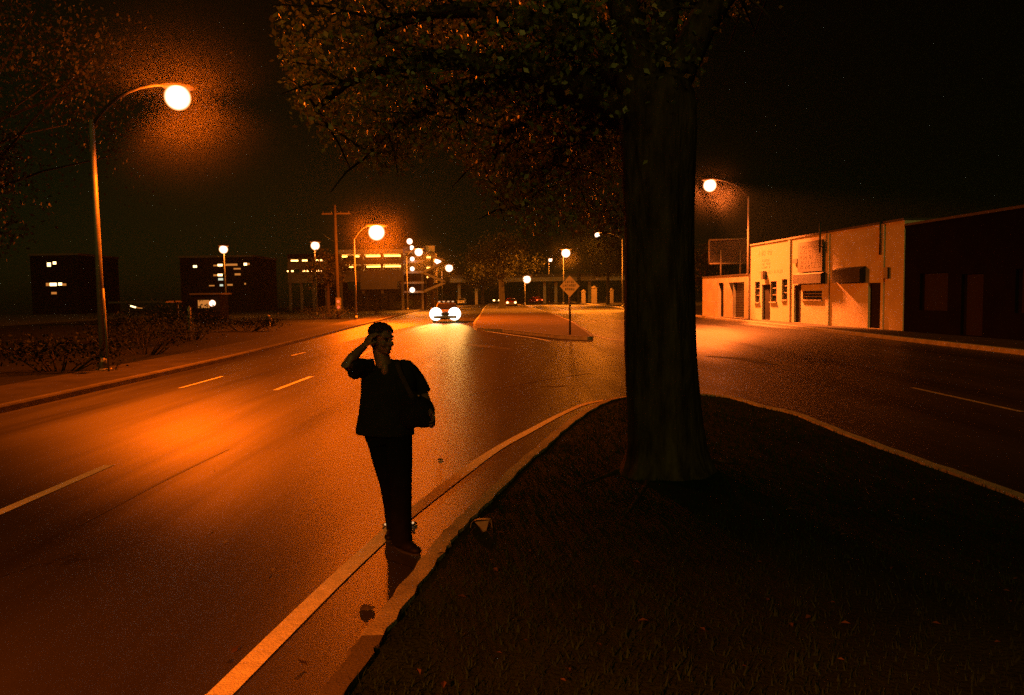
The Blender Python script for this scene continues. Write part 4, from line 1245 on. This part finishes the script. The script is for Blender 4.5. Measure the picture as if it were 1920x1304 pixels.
# scrub along the left verge
def shrub(label, x, y, w_, h_, seed, n=1500, group='shrubs along the left verge'):
    t = thing('shrub', label, 'shrub', (x, y, 0.03), 0, group)
    R = random.Random(seed); st = MB(); P_ = []
    for k in range(14):
        c = Vector((R.uniform(-1, 1) * w_ * 0.5, R.uniform(-0.6, 0.6), h_ * R.uniform(0.35, 0.85)))
        st.tube([(c.x * 0.3, c.y * 0.3, 0), c], [0.025, 0.008], 5); P_.append(np.array(c) + rng.normal(size=(n // 14, 3)) * np.array([w_ * 0.13, 0.25, h_ * 0.16]))
    st.build('stem', M['bark_dark'], t); P_ = np.concatenate(P_); P_[:, 2] = np.abs(P_[:, 2])
    link('foliage', leaf_mesh('foliage', P_, 0.1), M['shrub_leaf'], t)


labs = ['low dark shrub left of the near lamp pole base', 'low dark shrub right of the thin sign post', 'low dark shrub below the slanting shelter light', 'low dark shrub before the bollard', 'low dark shrub left of the fire hydrant', 'low dark shrub at the foot of the utility pole', 'low dark shrub in front of the garage ground storey', 'low dark shrub beside the garage corner street lamp']
for i, (px_, py_) in enumerate([(110, 700), (270, 668), (265, 640), (360, 640), (460, 622), (612, 600), (705, 590), (765, 582)]):
    q = gp(px_, py_, 0.05); shrub(labs[i], q.x, q.y, 2.6 + 0.6 * (i % 3), 0.9 + 0.25 * (i % 4), 50 + i)

# trees round the far end
q = dp(941, 570, 104)
tree('dark spreading tree on the far median, left of the low lamp', q.x, 104, 9.5, 4.6, 0.42, 7000, 6.6, 61, 0.3, 0.62, clumpn=80, m='leaf_far')
for i, (px_, Y, h, r, lb) in enumerate([(905, 150, 10, 4.5, 'dark rounded tree right of the farthest left-hand street lamp'), (1010, 190, 17, 7, 'dark tree rising behind the left part of the overpass'), (1085, 165, 16, 6.5, 'leafy tree lit up behind the lamp over the diamond sign'),
                                       (1140, 128, 11, 4.2, 'leafy tree between the gateposts and the big trunk'), (850, 190, 8.5, 4.2, 'twiggy tree below the pair of far left-hand lamps')]):
    q = dp(px_, 560, Y); tree(lb, q.x, Y, h, r, 0.3, 4200, None, 70 + i, 0.4, 0.8, 'trees at the end of the road')
tree('dark tree behind the low shop, under its billboard', dp(1322, 560, 72).x, 72, 6.0, 2.6, 0.18, 2600, None, 90, 0.24)

# ------------------------------------------------------------------ litter
def scrap(name, label, cat, x, y, r, m, z=None, seed=1, flat=0.3, n=7):
    R = random.Random(seed)
    p = gp(x, y, z if z is not None else 0.0)
    b = bmesh.new(); bmesh.ops.create_icosphere(b, subdivisions=2, radius=r)
    for v in b.verts:
        k = 1 + 0.35 * math.sin(9 * v.co.x / r * 0.7 + seed) * math.cos(7 * v.co.y / r * 0.6 + 2 * seed) + R.uniform(-.15, .15)
        v.co = Vector((v.co.x * k, v.co.y * k * 0.8, max(v.co.z * k * flat, -r * 0.08) + r * 0.08))
    me = bpy.data.meshes.new(name); b.to_mesh(me); b.free()
    for f in me.polygons: f.use_smooth = False
    o = link(name, me, M[m]); o.location = p + Vector((0, 0, 0.004)); return tag(o, label, cat)


zi = gp(905, 975, 0.17)
t = tag(thing('paper_scrap', '', ''), 'crumpled pale paper bag lying on the grass right of the man', 'litter')
t.location = (zi.x, zi.y, island_z(zi.x, zi.y))
b = MB()
pr = []
for i in range(9):
    a = PI * i / 8; pr.append((-0.085 * math.cos(a), 0.02 * math.sin(3 * a), 0.012 + 0.07 * math.sin(a) ** 0.8))
b.strip([(x - 0.01, y - 0.05, z) for x, y, z in pr], [(x * 0.8 + 0.01, y + 0.06, z * 0.75) for x, y, z in pr])
b.add([(-0.06, -0.055, 0.06), (0.05, -0.06, 0.07), (0.03, -0.13, 0.01), (0.012, -0.15, 0.004), (-0.02, -0.09, 0.03)], [(0, 1, 4), (1, 2, 4), (2, 3, 4)])
bo = b.build('sheet', M['litter'], t)
so_ = bo.modifiers.new('s', 'SOLIDIFY'); so_.thickness = 0.003
scrap('tar_lump', 'small black lump on the road right of the man', 'debris', 826, 863, 0.028, 'door', 0, 3, 0.5)
scrap('rag', 'dark crumpled rag in the gutter before the pale kerb', 'debris', 688, 1142, 0.04, 'board', 0.0, 5, 0.4)
for k, (x, y, lab) in enumerate([(424, 1019, 'pale leaf on the road left of the white line, level with the shoes'), (441, 1222, 'dry leaf on the road at the bottom left, beside the white line'), (568, 1246, 'dry leaf in the gutter, bottom of the picture'), (398, 997, 'tiny pale chip on the dark road far left of the shoes'), (402, 883, 'pale chip on the bright orange road left of the trousers'),
                                 (770, 1003, 'dry leaf beside the front shoe'), (512, 1071, 'pale chip on the road left of the man, below the leaf'), (1437, 757, 'pale fragment on the right-hand island kerb, left one of two'), (1476, 767, 'pale fragment on the right-hand island kerb, right one of two'),
                                 (1811, 876, 'dry leaf outside the right-hand kerb near the picture edge'), (840, 830, 'small chip on the road between the man and the white line'), (1032, 768, 'dry leaf outside the white line near the island tip'), (1086, 752, 'pale leaf touching the white line near the island tip')]):
    p = gp(x, y, 0.0)
    mb = MB(); a = k * 1.3; s = 0.035 if k not in (3, 4, 6, 10) else 0.018
    if k in (7, 8): s = 0.07
    vsx = [(-s, 0, 0.003), (-s * 0.2, s * 0.45, 0.012), (s, 0.1 * s, 0.016), (-s * 0.1, -s * 0.45, 0.006)]
    mb.add([Matrix.Rotation(a, 3, 'Z') @ Vector(v) for v in vsx], [(0, 1, 2), (0, 2, 3)])
    o = mb.build('fallen_leaf', M['litter'] if k in (0, 3, 4, 6, 7, 8, 12) else M['dead_leaf']); o.location = p + Vector((0, 0, 0.004 if k not in (7, 8) else 0.008))
    tag(o, lab, 'leaf' if 'leaf' in lab else 'debris', 'scraps scattered on the road')
# little raised reflectors by the shoes, their glint painted as emission
for x, y, lab in ((722, 988, 'bright road stud on the white line left of the ankles'), (773, 985, 'dim road stud on the white line right of the ankles')):
    p = gp(x, y, 0.01)
    t = thing('road_stud', lab, 'road stud', (p.x, p.y + 0.06, 0.005))
    MB().tube([(0, 0, 0), (0, 0, 0.012)], [0.035, 0.025], 10).build('base', M['frame'], t)
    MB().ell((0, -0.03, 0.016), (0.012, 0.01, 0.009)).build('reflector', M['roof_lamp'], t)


# ------------------------------------------------------------------ the man
def remeshed(mb, name, m, parent, voxel=0.006, smooth=4, fac=0.5):
    tmp = link('tmp', mb.mesh('tmp'))
    r = tmp.modifiers.new('r', 'REMESH'); r.mode = 'VOXEL'; r.voxel_size = voxel; r.use_smooth_shade = True
    s = tmp.modifiers.new('s', 'SMOOTH'); s.iterations = smooth; s.factor = fac
    dg = bpy.context.evaluated_depsgraph_get(); dg.update()
    me = bpy.data.meshes.new_from_object(tmp.evaluated_get(dg))
    old = tmp.data; bpy.data.objects.remove(tmp); bpy.data.meshes.remove(old)
    me.name = name; me.materials.clear()
    for v in me.vertices: v.co -= Vector(parent.location)
    return link(name, me, m, parent)


foot_a = gp(746, 1006); foot_b = gp(762, 1040)
man = thing('person', 'man in dark shirt and trousers touching his head while stepping to the kerb', 'person', (foot_a.lerp(foot_b, 0.5).x, foot_a.lerp(foot_b, 0.5).y, 0))
YM = foot_a.y - 0.13
d = lambda x, y, dy=0.0: dp(x, y, YM + dy)

body = MB()
hc = d(716, 637, 0)
yaw = math.radians(52)                   # face turned to the right of the picture
RH = Matrix.Rotation(yaw, 3, 'Z') @ Matrix.Rotation(math.radians(4), 3, 'X')   # local -Y is the face direction
hx = lambda x, y, z: hc + RH @ Vector((x, y, z))
# skull, jaw, nose, ears, neck
body.ell(hx(0, 0.012, 0.03), (0.076, 0.095, 0.088), RH)
body.ell(hx(0, -0.022, -0.035), (0.06, 0.068, 0.08), RH)
body.ell(hx(0, -0.055, -0.085), (0.034, 0.03, 0.026), RH)
body.tube([hx(0, -0.088, 0.012), hx(0, -0.108, -0.028)], [0.009, 0.016], 8)
body.ell(hx(0, -0.1, -0.03), (0.018, 0.014, 0.011), RH)
body.ell(hx(0, -0.086, -0.06), (0.026, 0.012, 0.008), RH); body.ell(hx(0, -0.083, -0.071), (0.023, 0.012, 0.008), RH)
body.tube([hx(-0.05, -0.07, 0.026), hx(0, -0.09, 0.03), hx(0.05, -0.07, 0.026)], 0.011, 8)
for s in (-1, 1):
    body.ell(hx(s * 0.078, 0.012, -0.01), (0.012, 0.022, 0.034), RH)
    body.ell(hx(s * 0.036, -0.062, -0.03), (0.026, 0.02, 0.022), RH)
neck = d(722, 679, 0.01)
body.tube([hx(0, 0.03, -0.05), neck + Vector((0, 0, -0.06))], [0.056, 0.066], 16)
chest = d(731, 722, 0.0)
pel = d(726, 808, 0.0)
sR = d(688, 693, 0.02); sL = d(780, 690, 0.06)
body.tube([neck + Vector((0, 0, -0.02)), d(728, 700, 0.03), chest, d(728, 765), pel], [(0.09, 0.075), (0.17, 0.1), (0.175, 0.115), (0.155, 0.11), (0.16, 0.115)], 20)
# arms
eR = d(648, 683, -0.2); wR = d(684, 648, -0.06)
body.tube([sR, sR.lerp(eR, 0.5), eR, eR.lerp(wR, 0.3), wR], [0.056, 0.047, 0.039, 0.04, 0.026], 14)
eL = d(794, 740, 0.09); wL = d(805, 770, -0.13)
body.tube([d(766, 700, 0.06), d(781, 716, 0.08), eL, eL.lerp(wL, 0.35), wL], [0.056, 0.047, 0.04, 0.04, 0.027], 14)


def hand(wrist, direction, palm_n, spread_dir, curl, thumb_side=1):
    """palm + four fingers of unequal length + thumb; palm_n is the way the palm faces"""
    D = direction.normalized(); Nn = (palm_n - D * palm_n.dot(D)).normalized(); S = D.cross(Nn).normalized() * thumb_side
    pc = wrist + D * 0.05
    R = Matrix((S, D, Nn)).transposed()
    body.ell(pc, (0.042, 0.055, 0.017), R)
    body.ell(wrist + D * 0.015, (0.028, 0.03, 0.02), R)
    for k, ln in enumerate((0.068, 0.078, 0.073, 0.058)):
        o = 0.031 - 0.0205 * k
        a = pc + S * o + D * 0.042
        p = [a]; ang = 0.1
        for seg_, l in enumerate((ln * 0.45, ln * 0.32, ln * 0.25)):
            ang += curl * (0.7 + 0.3 * seg_)
            p.append(p[-1] + (D * math.cos(ang) + Nn * math.sin(ang) + S * 0.12 * (1.5 - k)).normalized() * l)
        body.tube(p, [0.0092, 0.0088, 0.008, 0.0065], 8); body.ell(p[-1], (0.0066,) * 3, None, 8, 6)
    a = wrist + S * 0.028 + D * 0.028
    p = [a, a + (S * 0.8 + D * 0.7 + Nn * 0.25).normalized() * 0.036, a + (S * 0.55 + D * 0.9 + Nn * 0.5).normalized() * 0.066]
    body.tube(p, [0.012, 0.0105, 0.008], 8); body.ell(p[-1], (0.008,) * 3, None, 8, 6)


hand(wR, hx(-0.078, -0.005, 0.075) - wR, hc - wR, None, 0.42, -1)
hand(wL, d(812, 782, -0.16) - wL + Vector((0, -0.01, 0)), Vector((-1, -0.1, 0)), None, 0.55, -1)
# legs (inside the trousers) down to the ankles
aA = gp(742, 1004, 0.0) + Vector((0, 0.02, 0.09)); aB = gp(752, 1036, 0.0) + Vector((0, 0.06, 0.09))
hA = d(711, 822, 0.0); hB = d(748, 822, -0.02)
kA = d(731, 905, 0.02); kB = d(752, 908, -0.22)
for h_, k_, a_ in ((hA, kA, aA), (hB, kB, aB)):
    body.tube([h_ + Vector((0, 0, 0.04)), h_.lerp(k_, 0.5), k_, k_.lerp(a_, 0.35), a_ - Vector((0, 0, 0.02))], [0.08, 0.068, 0.05, 0.05, 0.034], 14)
remeshed(body, 'body', M['skin'], man, 0.0048, 3)
# eyes
for s in (-1, 1):
    MB().ell(hx(s * 0.031, -0.082, 0.008) - Vector(man.location), (0.013, 0.008, 0.007), RH).build('eye', M['shoe'], man)
# hair: short, tousled cap
hr = MB(); Rr = random.Random(2)
hr.ell(hx(0, 0.024, 0.048), (0.084, 0.098, 0.083), RH)
hr.ell(hx(0, 0.058, 0.0), (0.07, 0.055, 0.075), RH)
for k in range(150):
    a = Rr.uniform(0, 2 * PI); u = Rr.uniform(0.0, 1); rr_ = math.sqrt(1 - u * u)
    p = Vector((0.083 * rr_ * math.cos(a), 0.024 + 0.098 * rr_ * math.sin(a), 0.05 + 0.082 * u))
    if p.y < -0.03 and p.z < 0.08: continue
    n = Vector((p.x, p.y - 0.024, p.z - 0.05)).normalized(); t_ = Vector((Rr.uniform(-1, 1), Rr.uniform(-1, 1), -0.3))
    q1 = p - n * 0.012; q2 = p + n * 0.006 + t_ * 0.016
    hr.tube([hx(*q1), hx(*q2)], [0.013, 0.006], 6)
for s in (-1, 1): hr.tube([hx(s * 0.076, -0.006, 0.04), hx(s * 0.075, -0.01, -0.01)], [0.014, 0.008], 8)
remeshed(hr, 'hair', M['hair'], man, 0.0045, 1, 0.4)

# loose short-sleeved shirt with an open collar
sh = MB()
sh.tube([d(723, 683, 0.02), d(729, 697, 0.03), d(729, 712, 0.02), d(727, 745, 0.0), d(724, 780, 0.0), d(722, 806, 0.0), d(722, 814, 0.0)],
        [(0.1, 0.08), (0.19, 0.115), (0.215, 0.14), (0.21, 0.145), (0.215, 0.15), (0.228, 0.155), (0.23, 0.155)], 26)
sh.tube([sR + Vector((0.05, 0, 0.0)), sR, sR.lerp(eR, 0.55), sR.lerp(eR, 0.86)], [0.085, 0.08, 0.07, 0.05], 16)
sh.ell(d(666, 698, -0.08), (0.06, 0.07, 0.055))
sh.tube([d(748, 688, 0.04), d(761, 691, 0.05), d(771, 701, 0.06), d(783, 716, 0.08), d(790, 728, 0.09), d(796, 739, 0.09)], [0.06, 0.072, 0.07, 0.066, 0.062, 0.055], 16)
sh.tube([neck + Vector((0.075, -0.06, -0.06)), neck + Vector((0.06, 0.03, 0.0)), neck + Vector((0, 0.075, 0.015)), neck + Vector((-0.06, 0.03, 0.0)), neck + Vector((-0.06, -0.065, -0.06))], 0.017, 10)
# hem flares and folds
shirt = remeshed(sh, 'shirt', M['shirt'], man, 0.007, 3)
MB().ell(neck - Vector(man.location) + Vector((0.012, -0.088, -0.05)), (0.03, 0.02, 0.05)).build('neckline', M['skin'], shirt)

tr_ = MB()
tr_.tube([d(724, 798), d(724, 815), d(728, 832, -0.01)], [(0.165, 0.125), (0.168, 0.13), (0.15, 0.12)], 22)
for h_, k_, a_, lo in ((hA, kA, aA, 0.055), (hB, kB, aB, 0.055)):
    tr_.tube([h_ + Vector((0, 0, 0.03)), h_.lerp(k_, 0.5), k_, k_.lerp(a_, 0.5), a_ - Vector((0, 0, 0.02)), a_ - Vector((0, 0, 0.045))], [0.103, 0.094, 0.081, 0.076, 0.078, 0.08], 16)
remeshed(tr_, 'trousers', M['trouser'], man, 0.007, 3)


def shoe(ank, toe_dir):
    T = Vector((toe_dir[0], toe_dir[1], 0)).normalized(); S = Vector((-T.y, T.x, 0)); R = Matrix((S, -T, Vector((0, 0, 1)))).transposed()
    o = Vector((ank.x, ank.y, 0))
    m_ = MB()
    m_.ell(o + T * -0.02 + Vector((0, 0, 0.05)), (0.044, 0.065, 0.05), R)
    m_.ell(o + T * 0.08 + Vector((0, 0, 0.042)), (0.05, 0.1, 0.042), R)
    m_.ell(o + T * 0.15 + Vector((0, 0, 0.034)), (0.046, 0.065, 0.032), R)
    m_.tube([o + Vector((0, 0, 0.04)), o + Vector((0, 0, 0.1))], 0.045, 12)
    k = remeshed(m_, 'shoe', M['shoe'], man, 0.006, 2)
    s_ = MB(); out = []
    for i in range(20):
        a = 2 * PI * i / 20; y = math.sin(a) * 0.15; x = math.cos(a) * (0.05 if y > 0 else 0.044)
        out.append(o + T * (0.06 + y) + S * x)
    s_.add([p + Vector((0, 0, 0.002)) - Vector(man.location) for p in out] + [p + Vector((0, 0, 0.018)) - Vector(man.location) for p in out],
           [tuple(range(20)), tuple(range(39, 19, -1))] + [(i, (i + 1) % 20, 20 + (i + 1) % 20, 20 + i) for i in range(20)])
    s_.build('sole', M['tyre'], k)


shoe(aA, (-0.15, -1)); shoe(aB, (0.75, -0.75))

# shoulder bag hanging at his left side
bg_ = thing('shoulder_bag', 'black shoulder bag hanging at the man\'s left hip from a strap', 'bag', d(790, 775, -0.1))
bgm = MB()
bgm.ell(d(788, 772, -0.1), (0.115, 0.075, 0.115)); bgm.ell(d(772, 752, -0.1), (0.09, 0.07, 0.08)); bgm.ell(d(795, 788, -0.1), (0.09, 0.065, 0.06))
bgm.ell(d(770, 780, -0.11), (0.09, 0.07, 0.1))
remeshed(bgm, 'pouch', M['bag'], bg_, 0.008, 3)
O = Vector(bg_.location)
st = [d(748, 678, 0.06), d(746, 681, -0.05), d(749, 695, -0.115), d(757, 712, -0.14), d(768, 735, -0.16), d(778, 752, -0.15)]
st = smooth_line(st, 4); stm = MB()
for p in st: pass
stm.tube([p - O for p in st], [(0.02, 0.005)] * len(st), 8); stm.build('strap', M['strap'], bg_)
MB().box(d(785, 742, -0.175) - O, (0.012, 0.008, 0.012)).build('buckle', M['steel'], bg_)

# ------------------------------------------------------------------ render settings
scene.view_settings.view_transform = 'Standard'
scene.view_settings.look = 'None'; scene.view_settings.exposure = 0; scene.view_settings.gamma = 1
c = scene.cycles
c.use_denoising = False
c.max_bounces = 4; c.diffuse_bounces = 2; c.glossy_bounces = 2; c.transmission_bounces = 2; c.volume_bounces = 0; c.transparent_max_bounces = 4
c.sample_clamp_indirect = 1.0; c.sample_clamp_direct = 4
c.caustics_reflective = False; c.caustics_refractive = False
c.use_light_tree = True
